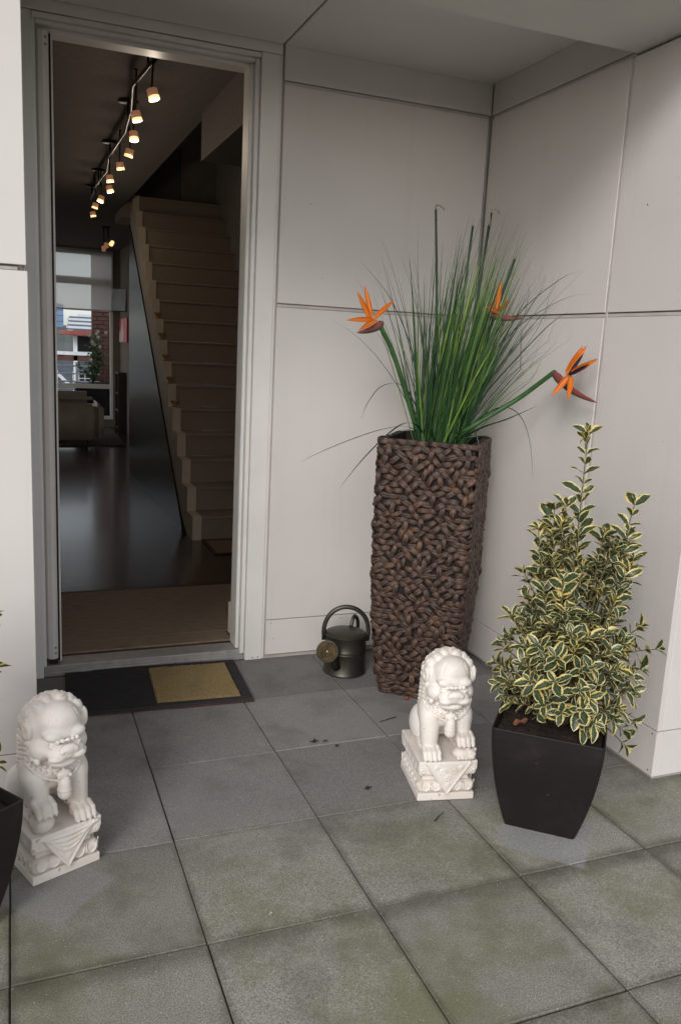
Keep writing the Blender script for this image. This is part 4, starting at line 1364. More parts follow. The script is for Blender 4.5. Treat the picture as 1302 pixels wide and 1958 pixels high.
cc = mix(nt, math_n(nt, 'MULTIPLY', rib, 0.35), cc, L(140, 150, 96))
nt.links.new(cc, b.inputs['Base Color'])
b.inputs['Roughness'].default_value = 0.36
b.inputs['Specular IOR Level'].default_value = 0.5
add_translucency(nt, b, cc, 0.12)
MT['leaf'] = m
MT['twig'] = pbr('green_twig', L(88, 88, 56), L(98, 84, 60), rough=0.7, scale=30)
MT['soil'] = pbr('potting_soil', L(58, 42, 33), L(36, 27, 22), rough=1.0, scale=50, bstr=1.0, bscale=90, bdist=0.01)
m, nt, b = new_mat('black_plastic_pot')
tc = nt.nodes.new('ShaderNodeTexCoord')
d1 = noise(nt, tc.outputs['Object'], 7, 5, 0.65)
vd = nt.nodes.new('ShaderNodeTexVoronoi')
vd.inputs['Scale'].default_value = 42
nt.links.new(tc.outputs['Object'], vd.inputs['Vector'])
fl = math_n(nt, 'MULTIPLY', math_n(nt, 'LESS_THAN', vd.outputs['Distance'], 0.075), math_n(nt, 'GREATER_THAN', noise(nt, tc.outputs['Object'], 9, 2), 0.54))
c = mix(nt, math_n(nt, 'MULTIPLY', ramp(nt, d1, 0.5, 0.8), 0.35), L(27, 21, 22), L(62, 53, 49))
c = mix(nt, math_n(nt, 'MULTIPLY', fl, 0.6), c, L(120, 108, 98))
nt.links.new(c, b.inputs['Base Color'])
b.inputs['Roughness'].default_value = 0.5
b.inputs['Specular IOR Level'].default_value = 0.35
bump(nt, b, noise(nt, tc.outputs['Object'], 220, 2), 0.06, 0.001)
MT['pot'] = m
MT['dry_leaf'] = pbr('dry_leaf', L(150, 96, 66), L(112, 70, 48), rough=0.8, scale=40)

def curved_pot(parent, H=0.345, wt=0.338, wb=0.220):
    prof = []
    for i in range(13):
        u = i / 12
        w = wb + (wt - wb) * (1 - (1 - u) ** 1.75)
        prof.append((w, H * u))
    rc = 0.010
    def ring(w, z):
        h = w / 2
        out = []
        for (sx_, sy_) in ((-1, -1), (1, -1), (1, 1), (-1, 1)):
            c0 = (sx_ * (h - rc), sy_ * (h - rc))
            a0 = {(-1, -1): PI, (1, -1): 1.5 * PI, (1, 1): 0, (-1, 1): 0.5 * PI}[(sx_, sy_)]
            for k in range(4):
                a = a0 + k * PI / 6
                out.append((c0[0] + rc * math.cos(a), c0[1] + rc * math.sin(a), z))
        return out
    V, F = [], []
    levels = [(0.02, 0.001)] + [(w, max(z, 0.001)) for w, z in prof] + [(wt - 0.003, H + 0.002), (wt - 0.010, H + 0.002), (wt - 0.013, H - 0.004), (wt - 0.03, H - 0.06)]
    for w, z in levels:
        V += ring(w, z)
    n = 16
    for i in range(len(levels) - 1):
        for k in range(n):
            k2 = (k + 1) % n
            F.append((i * n + k, i * n + k2, (i + 1) * n + k2, (i + 1) * n + k))
    o = MB().add(V, F, False).build('pot', MT['pot'], parent, world=False, fixn=False)
    return o

def soil_patch(parent, w, z, seed):
    r = np.random.default_rng(seed)
    n = 40
    V = [(-w / 2 + w * i / n, -w / 2 + w * j / n, z + 0.012 * math.sin(i * 0.35 + seed) * math.sin(j * 0.3) * 0.5 + r.normal(0, 0.0022)) for j in range(n + 1) for i in range(n + 1)]
    F = [(j * (n + 1) + i, j * (n + 1) + i + 1, (j + 1) * (n + 1) + i + 1, (j + 1) * (n + 1) + i) for j in range(n) for i in range(n)]
    return MB().add(V, F, True).build('soil', MT['soil'], parent, world=False, fixn=False)

LEAFS = [leaf_grid((0.049, 0.055, 0.045, 0.058)[k % 4], (0.0275, 0.0285, 0.027, 0.0255)[k % 4], 8, (0.10, 0.22, 0.04, 0.30)[(k * 3) % 4], (0.35, 0.2, 0.5)[k % 3], 0.06, k, 1.2, 0.62) for k in range(9)]
LEAFM = [uv_mesh('leaf', *s, MT['leaf']) for s in LEAFS]

def shrub(name, label, base, tips, cfg, seed, group, nsolo, key):
    """tips: list of (tip, n_pairs, spacing); leaves in decussate pairs up each twig"""
    r = random.Random(seed)
    t = thing(name, label, 'shrub', base, 0, group)
    base = Vector(base)
    leaves = []
    tw = MB()
    for tip, npair, sp, start in tips:
        tip = Vector(tip)
        s0 = Vector(start)
        out = Vector((tip.x - s0.x, tip.y - s0.y, 0))
        mid = s0.lerp(tip, 0.5) + (out * 0.12 if npair > 7 else out * -0.06 + Vector((0, 0, 0.035 + r.uniform(-0.02, 0.02))))
        P = spline([s0, mid, tip], 10)
        tw.tube(P, [0.0036 - 0.0022 * i / (len(P) - 1) for i in range(len(P))], 6)
        # arclength positions from the tip downwards
        cum = [0]
        for a, c2 in zip(P[::-1], P[::-1][1:]):
            cum.append(cum[-1] + (a - c2).length)
        rp_ = P[::-1]
        ph = r.uniform(0, PI)
        pos = 0.0
        for k in range(npair):
            if pos > cum[-1] - 0.02:
                break
            i = next(ii for ii in range(len(cum)) if cum[ii] >= pos)
            i = max(1, i)
            q = (pos - cum[i - 1]) / max(1e-6, cum[i] - cum[i - 1])
            p = rp_[i - 1].lerp(rp_[i], q)
            ax = (rp_[i - 1] - rp_[i]).normalized()
            ax = (ax + Vector((0, 0, 0.08))).normalized()
            a = ph + k * PI / 2
            o1 = ax.orthogonal().normalized()
            o2 = ax.cross(o1)
            spread = (min(1.2, 0.66 + 0.14 * k) if npair <= 7 else 0.82) + r.uniform(-0.22, 0.22)
            for s in (0, PI):
                dd = o1 * math.cos(a + s + r.uniform(-0.25, 0.25)) + o2 * math.sin(a + s + r.uniform(-0.25, 0.25))
                ld = dd * math.sin(spread) + ax * math.cos(spread)
                sc = (0.62 if k == 0 else 1.0) * r.uniform(0.75, 1.12)
                if npair <= 4:
                    sc *= 0.92
                nz_ = ax + dd * -0.15 + Vector((r.uniform(-.3, .3), r.uniform(-.3, .3), 0.2))
                if npair > 7:
                    sc *= r.uniform(0.9, 1.2)
                    nz_ = ax * 0.6 + (CAMP - p).normalized() * 0.55 + Vector((r.uniform(-.5, .5), r.uniform(-.5, .5), r.uniform(-.2, .4)))
                else:
                    sc *= r.choice((0.75, 0.9, 1.0, 1.1))
                M4 = frame(p + ld * 0.003, ld, nz_) @ Matrix.Scale(sc, 4)
                ok = (p + ld * 0.05)
                if cfg and not cfg(ok):
                    continue
                leaves.append((M4, r.randrange(9)))
            pos += sp * (0.35 if k == 0 else (0.6 if k == 1 and npair <= 5 else 1.0))
    tw.build('stems', MT['twig'], t)
    leaves.sort(key=lambda e: key(e[0].translation))
    off = Matrix.Translation(-base)
    for M4, si in leaves[:nsolo]:
        o = bpy.data.objects.new('leaf', LEAFM[si])
        link(o, t)
        o.matrix_local = off @ M4
    join_uv('foliage', [(off @ M4, si) for M4, si in leaves[nsolo:]], LEAFS, MT['leaf'], t)
    return t, len(leaves)

def mound(center, seed, n, prof, zlo, zhi, base, pairs=(4, 5, 6)):
    r = random.Random(seed)
    out = []
    for k in range(n):
        u = (k + r.random()) / n
        z = zlo + (zhi - zlo) * u
        rad = float(np.interp(z, [p[0] for p in prof], [p[1] for p in prof]))
        a = k * 2.39996 + r.uniform(-0.3, 0.3)
        q = rad * (1.0 if r.random() < 0.68 else r.uniform(0.35, 0.9)) * r.uniform(0.86, 1.12)
        tip = Vector((center[0] + q * math.cos(a), center[1] + q * math.sin(a), z))
        st = Vector((base[0] + (tip.x - base[0]) * 0.12, base[1] + (tip.y - base[1]) * 0.12, max(base[2], base[2] + (z - base[2]) * 0.45 - 0.06)))
        out.append((tip, r.choice(pairs), 0.021, st))
    return out

POTC = (-0.505, -1.548)
pot = thing('square_pot', 'black tapering square pot holding the variegated shrub at right', 'pot', (POTC[0], POTC[1], 0), -0.715, 'black square pots')
curved_pot(pot)
soil_patch(pot, 0.315, 0.318, 1)
B0 = (-0.47, -1.535, 0.318)
prof = [(0.34, 0.13), (0.42, 0.19), (0.52, 0.20), (0.60, 0.175), (0.66, 0.15), (0.70, 0.12)]
tips = mound((-0.475, -1.55), 5, 100, prof, 0.365, 0.68, B0)
tips += mound((-0.515, -1.50), 6, 30, [(0.60, 0.12), (0.75, 0.10), (0.90, 0.065), (1.0, 0.04)], 0.62, 0.99, (-0.49, -1.52, 0.40), (4, 5, 6, 8))
tips += mound((-0.345, -1.575), 7, 24, [(0.58, 0.10), (0.75, 0.075), (0.90, 0.05), (1.0, 0.03)], 0.58, 0.97, (-0.43, -1.55, 0.40), (4, 5, 6, 8))
S = lambda *p: Vector(p)
tips += [
    (S(-0.421, -1.466, 1.255), 14, 0.031, S(-0.46, -1.52, 0.45)),
    (S(-0.428, -1.46, 1.235), 2, 0.03, S(-0.424, -1.466, 1.20)),
    (S(-0.29, -1.563, 1.046), 10, 0.034, S(-0.44, -1.54, 0.45)),
    (S(-0.335, -1.50, 0.93), 8, 0.026, S(-0.42, -1.53, 0.5)),
    (S(-0.526, -1.474, 1.018), 10, 0.028, S(-0.49, -1.52, 0.45)),
    (S(-0.505, -1.50, 1.03), 9, 0.028, S(-0.48, -1.53, 0.5)),
    (S(-0.575, -1.47, 0.95), 8, 0.027, S(-0.49, -1.53, 0.5)),
    (S(-0.235, -1.68, 0.60), 6, 0.03, S(-0.42, -1.56, 0.42)),
    (S(-0.27, -1.66, 0.53), 6, 0.026, S(-0.42, -1.56, 0.40)),
    (S(-0.66, -1.49, 0.68), 6, 0.026, S(-0.50, -1.53, 0.45)),
    (S(-0.69, -1.50, 0.60), 6, 0.026, S(-0.50, -1.53, 0.42)),
    (S(-0.70, -1.52, 0.47), 6, 0.024, S(-0.52, -1.53, 0.40)),
    (S(-0.315, -1.70, 0.375), 6, 0.022, S(-0.43, -1.58, 0.36)),
    (S(-0.355, -1.71, 0.35), 5, 0.022, S(-0.44, -1.58, 0.36)),
    (S(-0.42, -1.73, 0.41), 5, 0.022, S(-0.46, -1.6, 0.36)),
    (S(-0.345, -1.715, 0.30), 3, 0.022, S(-0.44, -1.58, 0.36)),
]
def clear_front(p):
    # bare soil shows in the front-left corner of the pot
    d = (p - Vector((-0.66, -1.60, 0.36)))
    return not (d.length < 0.085 and p.z < 0.43) and p.x < -0.02
_, nl = shrub('variegated_shrub', 'bushy green and cream variegated shrub with tall central shoot, at right', B0, tips, clear_front, 3, 'variegated shrubs in black pots', 300, lambda p: (p - CAMP).length)
print('leaves', nl)
t = MB()
V, F, UV = leaf_grid(0.05, 0.034, 8, -0.25, 0.3, 0.15, 5)
o = link(bpy.data.objects.new('dry_leaf', uv_mesh('dry_leaf', [frame((-0.655, -1.545, 0.338), (0.8, -0.4, 0.1), (0, 0, 1)) @ v for v in V], F, UV, MT['dry_leaf'])))
tag(o, 'curled brown leaf lying on the soil of the right pot', 'dry leaf')

POTL = (-2.325, -1.560)
potl = thing('square_pot', 'black square pot cut off by the left edge beside the lion', 'pot', (POTL[0], POTL[1], 0), 0.62, 'black square pots')
curved_pot(potl)
soil_patch(potl, 0.315, 0.318, 2)
B1 = (-2.34, -1.56, 0.318)
tipsl = mound((-2.36, -1.56), 15, 80, [(0.34, 0.13), (0.44, 0.195), (0.55, 0.20), (0.7, 0.17), (0.8, 0.13), (0.9, 0.09)], 0.37, 0.90, B1)
tipsl += [(S(-2.30, -1.55, 1.0), 9, 0.03, S(-2.34, -1.56, 0.45)), (S(-2.148, -1.49, 0.79), 6, 0.026, S(-2.30, -1.54, 0.5)), (S(-2.150, -1.50, 0.66), 6, 0.024, S(-2.30, -1.54, 0.45)), (S(-2.165, -1.52, 0.585), 5, 0.024, S(-2.30, -1.54, 0.45))]
shrub('variegated_shrub', 'variegated shrub whose leaf tips show at the left edge', B1, tipsl, None, 8, 'variegated shrubs in black pots', 30, lambda p: -p.x)

MT['green_leaf'] = pbr('dark_green_leaf', L(62, 84, 52), L(96, 116, 74), rough=0.45, scale=30)
MT['white_petal'] = pbr('white_petal', L(236, 234, 226), rough=0.6)
rb = random.Random(31)
bt = thing('balcony_trough', 'dark planting trough on the balcony behind the window', 'planter', (-0.8, 11.6, 0.02))
box('trough', MT['black'], bt, -1.05, -0.45, 11.45, 11.8, 0.02, 0.68, 0.01)
bp_ = thing('balcony_shrub', 'leafy green shrub with white blossoms outside the far window', 'shrub', (-0.72, 11.62, 0.66))
stems = MB()
lf = []
for k in range(16):
    tip = Vector((-0.72 + rb.gauss(0, 0.12), 11.62 + rb.gauss(0, 0.06), rb.uniform(0.95, 1.58)))
    if tip.z > 1.25:
        tip.x = -0.66 + rb.gauss(0, 0.07)
    b0_ = Vector((-0.74, 11.62, 0.66))
    stems.tube([b0_, b0_.lerp(tip, 0.5) + Vector((0.02, 0, 0.02)), tip], [0.008, 0.006, 0.003], 5)
    for q in range(26):
        u = rb.uniform(0.1, 1.0)
        p = b0_.lerp(tip, u) + Vector((rb.gauss(0, 0.03), rb.gauss(0, 0.03), rb.gauss(0, 0.02)))
        d = Vector((rb.gauss(0, 1), rb.gauss(0, 1), rb.gauss(0.3, 0.6)))
        lf.append((Matrix.Translation(-bp_.location) @ frame(p, d, (rb.gauss(0, .5), -0.6, 0.8)) @ Matrix.Scale(1.25, 4), rb.randrange(9)))
stems.build('stems', MT['twig'], bp_)
join_uv('foliage', lf, LEAFS, MT['green_leaf'], bp_)
for k in range(10):
    c0 = Vector((-0.70 + rb.gauss(0, 0.10), 11.54, rb.uniform(1.0, 1.56)))
    fl_ = MB()
    for q in range(5):
        a = q * 2 * PI / 5
        v_, f_, _u2 = leaf_grid(0.035, 0.03, 4, -0.2, 0.2, 0, k)
        fl_.add([frame(c0, (math.cos(a), -0.3, math.sin(a)), (0, -1, 0)) @ v for v in v_], f_, True)
    fl_.build('blossom', MT['white_petal'], bp_, fixn=False)

# ================================================================== STONE LIONS (signed distance sculpting)
class Sculpt:
    def __init__(s, lo, hi, v):
        s.lo = np.array(lo, np.float32)
        s.v = v
        s.n = np.ceil((np.array(hi) - np.array(lo)) / v).astype(int) + 1
        s.D = np.full(tuple(s.n), 1.0, np.float32)
    def op(s, fn, lo, hi, k, sub=False):
        lo = np.array(lo) - k - 4 * s.v
        hi = np.array(hi) + k + 4 * s.v
        a = np.maximum(0, np.floor((lo - s.lo) / s.v).astype(int))
        b2 = np.minimum(s.n, np.ceil((hi - s.lo) / s.v).astype(int) + 1)
        if (b2 <= a).any():
            return
        X = (s.lo[0] + s.v * np.arange(a[0], b2[0], dtype=np.float32))[:, None, None]
        Y = (s.lo[1] + s.v * np.arange(a[1], b2[1], dtype=np.float32))[None, :, None]
        Z = (s.lo[2] + s.v * np.arange(a[2], b2[2], dtype=np.float32))[None, None, :]
        d = fn(X, Y, Z)
        sl = (slice(a[0], b2[0]), slice(a[1], b2[1]), slice(a[2], b2[2]))
        A = s.D[sl]
        if sub:
            d = -d
            h = np.clip(0.5 - 0.5 * (d - A) / k, 0, 1)
            s.D[sl] = A * h + d * (1 - h) + k * h * (1 - h)
        else:
            h = np.clip(0.5 + 0.5 * (d - A) / k, 0, 1)
            s.D[sl] = d * (1 - h) + A * h - k * h * (1 - h)
    def ell(s, c, r, k=0.008, R=None, sub=False):
        c = np.array(c)
        r = np.array(r)
        e = r if R is None else np.full(3, r.max())
        Ri = None if R is None else np.array(R.to_3x3().transposed())
        def fn(X, Y, Z):
            x, y, z = X - c[0], Y - c[1], Z - c[2]
            if Ri is not None:
                x, y, z = (Ri[i, 0] * x + Ri[i, 1] * y + Ri[i, 2] * z for i in range(3))
            k0 = np.sqrt((x / r[0]) ** 2 + (y / r[1]) ** 2 + (z / r[2]) ** 2)
            k1 = np.sqrt((x / r[0] ** 2) ** 2 + (y / r[1] ** 2) ** 2 + (z / r[2] ** 2) ** 2) + 1e-9
            return k0 * (k0 - 1) / k1
        s.op(fn, c - e, c + e, k, sub)
    def cone(s, a, b2, r1, r2, k=0.006, sub=False):
        a = np.array(a, float)
        b2 = np.array(b2, float)
        ba = b2 - a
        L2 = float(ba @ ba) + 1e-12
        def fn(X, Y, Z):
            t = np.clip(((X - a[0]) * ba[0] + (Y - a[1]) * ba[1] + (Z - a[2]) * ba[2]) / L2, 0, 1)
            d = np.sqrt((X - a[0] - t * ba[0]) ** 2 + (Y - a[1] - t * ba[1]) ** 2 + (Z - a[2] - t * ba[2]) ** 2)
            return d - (r1 + (r2 - r1) * t)
        m_ = max(r1, r2)
        s.op(fn, np.minimum(a, b2) - m_, np.maximum(a, b2) + m_, k, sub)
    def path(s, pts, r, k=0.004, sub=False, r2=None):
        n = len(pts) - 1
        for i in range(n):
            ra = r + ((r2 if r2 is not None else r) - r) * i / n
            rb = r + ((r2 if r2 is not None else r) - r) * (i + 1) / n
            s.cone(pts[i], pts[i + 1], ra, rb, k, sub)
    def rbox(s, lo, hi, rad, k=0.003, sub=False):
        c = (np.array(lo) + np.array(hi)) / 2
        h = (np.array(hi) - np.array(lo)) / 2 - rad
        def fn(X, Y, Z):
            qx, qy, qz = abs(X - c[0]) - h[0], abs(Y - c[1]) - h[1], abs(Z - c[2]) - h[2]
            out = np.sqrt(np.maximum(qx, 0) ** 2 + np.maximum(qy, 0) ** 2 + np.maximum(qz, 0) ** 2)
            return out + np.minimum(np.maximum(qx, np.maximum(qy, qz)), 0) - rad
        s.op(fn, lo, hi, k, sub)
    def mesh(s, name, mat):
        D = s.D
        S_ = D < 0
        c8 = [S_[i:i + D.shape[0] - 1, j:j + D.shape[1] - 1, k:k + D.shape[2] - 1] for i in (0, 1) for j in (0, 1) for k in (0, 1)]
        allv = c8[0].copy()
        anyv = c8[0].copy()
        for c in c8[1:]:
            allv &= c
            anyv |= c
        cells = np.argwhere(anyv & ~allv)
        acc = np.zeros((len(cells), 3), np.float32)
        cnt = np.zeros(len(cells), np.float32)
        for ax in range(3):
            o1, o2 = [q for q in range(3) if q != ax]
            for p in (0, 1):
                for q in (0, 1):
                    off = np.zeros(3, int)
                    off[o1] = p
                    off[o2] = q
                    A = cells + off
                    Bc = A.copy()
                    Bc[:, ax] += 1
                    da = D[A[:, 0], A[:, 1], A[:, 2]]
                    db = D[Bc[:, 0], Bc[:, 1], Bc[:, 2]]
                    mk = (da < 0) != (db < 0)
                    tt = np.where(mk, da / np.where(mk, da - db, 1), 0)
                    pos = np.tile(off.astype(np.float32), (len(cells), 1))
                    pos[:, ax] += tt
                    acc[mk] += pos[mk]
                    cnt[mk] += 1
        verts = s.lo + (cells + acc / cnt[:, None]) * s.v
        idx = np.full(tuple(np.array(D.shape) - 1), -1, np.int32)
        idx[cells[:, 0], cells[:, 1], cells[:, 2]] = np.arange(len(cells))
        quads = []
        for ax in range(3):
            o1, o2 = [q for q in range(3) if q != ax]
            sl0 = [slice(1, -1)] * 3
            sl1 = [slice(1, -1)] * 3
            sl0[ax] = slice(0, -1)
            sl1[ax] = slice(1, None)
            a_, b_ = S_[tuple(sl0)], S_[tuple(sl1)]
            e = np.argwhere(a_ != b_)
            inside = a_[e[:, 0], e[:, 1], e[:, 2]]
            base = e.copy()
            base[:, o1] += 1
            base[:, o2] += 1
            def cell(d1, d2):
                c = base.copy()
                c[:, o1] -= d1
                c[:, o2] -= d2
                return idx[c[:, 0], c[:, 1], c[:, 2]]
            q4 = np.stack([cell(1, 1), cell(0, 1), cell(0, 0), cell(1, 0)], 1)
            flip = inside if ax != 1 else ~inside
            q4[~flip] = q4[~flip][:, ::-1]
            quads.append(q4)
        quads = np.concatenate(quads)
        quads = quads[(quads >= 0).all(1)]
        me = bpy.data.meshes.new(name)
        me.vertices.add(len(verts))
        me.vertices.foreach_set('co', verts.astype(np.float32).ravel())
        me.loops.add(quads.size)
        me.loops.foreach_set('vertex_index', quads.ravel().astype(np.int32))
        me.polygons.add(len(quads))
        me.polygons.foreach_set('loop_start', np.arange(0, quads.size, 4, dtype=np.int32))
        me.polygons.foreach_set('use_smooth', np.ones(len(quads), bool))
        me.materials.append(mat)
        me.update(calc_edges=True)
        me.validate()
        return me

m, nt, b = new_mat('white_marble')
tc = nt.nodes.new('ShaderNodeTexCoord')
n1 = noise(nt, tc.outputs['Object'], 14, 5, 0.6)
n2 = noise(nt, tc.outputs['Object'], 5, 3)
n3 = noise(nt, tc.outputs['Object'], 70, 2)
c = mix(nt, ramp(nt, n2, 0.3, 0.7), L(234, 227, 220), L(222, 212, 202))
c = mix(nt, math_n(nt, 'MULTIPLY', ramp(nt, n1, 0.52, 0.78), 0.55), c, L(190, 168, 144))
c = mix(nt, math_n(nt, 'MULTIPLY', ramp(nt, n3, 0.68, 0.76), 0.6), c, L(136, 116, 100))
nt.links.new(c, b.inputs['Base Color'])
b.inputs['Roughness'].default_value = 0.55
b.inputs['Subsurface Weight'].default_value = 0.08
b.inputs['Subsurface Radius'].default_value = (0.01, 0.008, 0.006)
b.inputs['Subsurface Scale'].default_value = 0.5
bump(nt, b, noise(nt, tc.outputs['Object'], 150, 4, 0.7), 0.45, 0.0015)
MT['marble'] = m

def sculpt_lion(mir, seed, ball):
    """lion standing on z = 0 of its plinth, facing -Y; the raised paw is at +X before mirroring"""
    r = random.Random(seed)
    s = Sculpt((-0.105, -0.165, -0.012), (0.105, 0.135, 0.375), 0.0019)
    X = lambda x: x * mir
    # hindquarters, trunk, chest
    for q in (-1, 1):
        s.ell((q * 0.055, 0.058, 0.060), (0.037, 0.056, 0.064), 0.012)
        s.ell((q * 0.060, 0.000, 0.014), (0.021, 0.042, 0.017), 0.006)
        for k in range(3):
            s.cone((q * 0.060 + (k - 1) * 0.012, -0.030, 0.014), (q * 0.060 + (k - 1) * 0.012, -0.043, 0.008), 0.0075, 0.006, 0.0015)
    s.cone((0, 0.060, 0.075), (0, -0.005, 0.185), 0.062, 0.072, 0.015)
    s.ell((0, -0.040, 0.150), (0.070, 0.052, 0.062), 0.012)
    for q in (-1, 1):
        s.ell((q * 0.060, -0.028, 0.145), (0.031, 0.044, 0.060), 0.010)
    # tail, curled up the back
    s.path([(0, 0.11, 0.03), (0.0, 0.125, 0.08), (0.0, 0.115, 0.13), (0, 0.095, 0.17)], 0.014, 0.006, r2=0.02)
    for k in range(5):
        s.cone((0.012 * (k - 2), 0.108, 0.12), (0.014 * (k - 2), 0.098, 0.185 - 0.008 * abs(k - 2)), 0.009, 0.004, 0.002)
    # forelegs
    for q in (-1, 1):
        lifted = q == 1
        px = X(q * 0.056)
        zp = 0.046 if lifted else 0.0
        s.cone((px, -0.052, 0.135), (px, -0.066, 0.045 + zp * 0.6), 0.036, 0.029, 0.010)
        s.ell((px, -0.052, 0.125), (0.034, 0.034, 0.034), 0.008)
        s.ell((px, -0.088, 0.020 + zp), (0.032, 0.034, 0.021), 0.008)
        for k in range(4):
            xx = px + (k - 1.5) * 0.0155
            ln = 0.006 * (1 - abs(k - 1.5) / 1.5)
            s.path([(xx * 0.97 + px * 0.03, -0.086, 0.034 + zp), (xx, -0.108 - ln, 0.026 + zp), (xx, -0.119 - ln, 0.009 + zp)], 0.0098, 0.0032, r2=0.0085)
            s.cone((xx, -0.123 - ln, 0.009 + zp), (xx, -0.128 - ln, 0.003 + zp), 0.0048, 0.0018, 0.001)
        # cuff of fur behind the leg and a carved line down the limb
        s.path([(px + X(q * 0.024), -0.040, 0.10), (px + X(q * 0.023), -0.050, 0.06)], 0.006, 0.004)
        s.path([(px - 0.010, -0.098, 0.115), (px - 0.011, -0.096, 0.055 + zp * 0.7)], 0.0016, 0.002, True)
    # thing under the raised paw
    bx = X(0.058)
    if ball:
        s.ell((bx, -0.090, 0.022), (0.033, 0.035, 0.028), 0.002)
        for k in range(6):
            a = k * PI / 6
            pts = [(bx + 0.034 * math.cos(a) * math.cos(b_), -0.090 + 0.036 * math.sin(a) * math.cos(b_), 0.022 + 0.029 * math.sin(b_)) for b_ in np.linspace(-0.5, 1.6, 7)]
            s.path(pts, 0.0032, 0.002, True)
    else:
        s.ell((bx - X(0.004), -0.096, 0.018), (0.036, 0.030, 0.022), 0.004)
        s.ell((bx + X(0.020), -0.112, 0.020), (0.018, 0.018, 0.019), 0.004)
        s.ell((bx + X(0.020), -0.127, 0.016), (0.010, 0.008, 0.009), 0.003)
        for q in (-1, 1):
            s.ell((bx + X(0.020) + q * 0.013, -0.112, 0.036), (0.006, 0.006, 0.007), 0.002)
            s.ell((bx + X(0.020) + q * 0.007, -0.127, 0.025), (0.0035, 0.0035, 0.0035), 0.001)
        for k in range(4):
            s.ell((bx - X(0.024 - k * 0.013), -0.118, 0.010), (0.009, 0.010, 0.009), 0.002)
    # bib with raised rim, scroll relief and bell
    rim = []
    for k in range(15):
        a = -1.25 + 2.5 * k / 14
        rim.append((0.088 * math.sin(a), -0.028 - 0.070 * math.cos(a) ** 1.0, 0.205 - 0.072 * math.cos(a) ** 1.3))
    s.path(rim, 0.0042, 0.003)
    for k in range(13):
        a = -1.1 + 2.2 * k / 12
        for lv in (0.45, 0.75):
            c0 = (0.082 * math.sin(a), -0.028 - 0.066 * math.cos(a), 0.205 - 0.072 * lv * math.cos(a) ** 1.3)
            s.ell(c0, (0.0055, 0.0045, 0.0048), 0.002)
    s.ell((0, -0.104, 0.152), (0.021, 0.011, 0.013), 0.004)
    for k in range(5):
        s.ell((-0.016 + 0.008 * k, -0.112, 0.148 - 0.003 * (k % 2)), (0.005, 0.004, 0.006), 0.0015)
    s.cone((0, -0.108, 0.128), (0, -0.110, 0.102), 0.0175, 0.0195, 0.003)
    s.ell((0, -0.110, 0.096), (0.019, 0.019, 0.016), 0.003)
    ring = [(0.0195 * math.cos(a), -0.109 + 0.0195 * math.sin(a), 0.110) for a in np.linspace(0, 2 * PI, 13)]
    s.path(ring, 0.0018, 0.0015)
    # ------------------------------------------------ head
    hz = 0.270
    s.ell((0, -0.040, hz), (0.077, 0.072, 0.080), 0.012)
    s.ell((0, -0.075, hz + 0.030), (0.060, 0.052, 0.050), 0.008)      # great domed forehead
    s.ell((0, -0.102, hz + 0.008), (0.056, 0.028, 0.022), 0.008)     # brow mass
    for q in (-1, 1):
        s.ell((q * 0.030, -0.116, hz + 0.006), (0.027, 0.017, 0.016), 0.004)
        s.ell((q * 0.050, -0.072, hz - 0.040), (0.030, 0.036, 0.032), 0.008)   # cheeks
    # hollow for the eyes under the brow, then the eyes
    for q in (-1, 1):
        s.ell((q * 0.031, -0.128, hz - 0.016), (0.024, 0.020, 0.0115), 0.003, None, True)
        s.ell((q * 0.030, -0.112, hz - 0.016), (0.0145, 0.0125, 0.0095), 0.0015)
        s.path([(q * 0.014, -0.124, hz - 0.022), (q * 0.030, -0.128, hz - 0.027), (q * 0.047, -0.117, hz - 0.020)], 0.0028, 0.002)
    # beads along the brow
    for k in range(5):
        x = (k - 2) * 0.0135
        s.ell((x, -0.1345 + abs(x) * 0.20, hz - 0.005 - 0.0015 * abs(k - 2)), (0.0070, 0.0050, 0.0058), 0.002)
    # crown lines on the forehead
    for q in (-1, 1):
        s.path([(0, -0.126, hz + 0.064), (q * 0.012, -0.130, hz + 0.040), (q * 0.022, -0.133, hz + 0.018)], 0.0030, 0.0025, True)
        s.path([(q * 0.030, -0.100, hz + 0.070), (q * 0.040, -0.112, hz + 0.046), (q * 0.048, -0.116, hz + 0.022)], 0.0030, 0.0025, True)
    # muzzle, broad flat nose, lips
    s.ell((0, -0.112, hz - 0.044), (0.054, 0.033, 0.025), 0.006)
    s.ell((0, -0.136, hz - 0.032), (0.026, 0.013, 0.015), 0.004)
    for q in (-1, 1):
        s.ell((q * 0.017, -0.138, hz - 0.034), (0.0115, 0.0095, 0.0095), 0.002)
        s.ell((q * 0.013, -0.149, hz - 0.038), (0.0042, 0.0045, 0.003), 0.0015, None, True)
        s.ell((q * 0.028, -0.128, hz - 0.053), (0.025, 0.018, 0.013), 0.004)
        for k in range(3):
            s.path([(q * (0.024 + 0.008 * k), -0.146 + 0.003 * k, hz - 0.046 - 0.004 * k), (q * (0.046 + 0.003 * k), -0.123 + 0.004 * k, hz - 0.044 - 0.006 * k)], 0.0011, 0.0018, True)
    s.ell((0, -0.100, hz - 0.078), (0.041, 0.030, 0.015), 0.005)            # lower jaw
    mouth = [(0.058 * math.sin(a), -0.074 - 0.064 * math.cos(a), hz - 0.066 - 0.004 * math.cos(3 * a)) for a in np.linspace(-1.2, 1.2, 13)]
    s.path(mouth, 0.0048, 0.002, True)
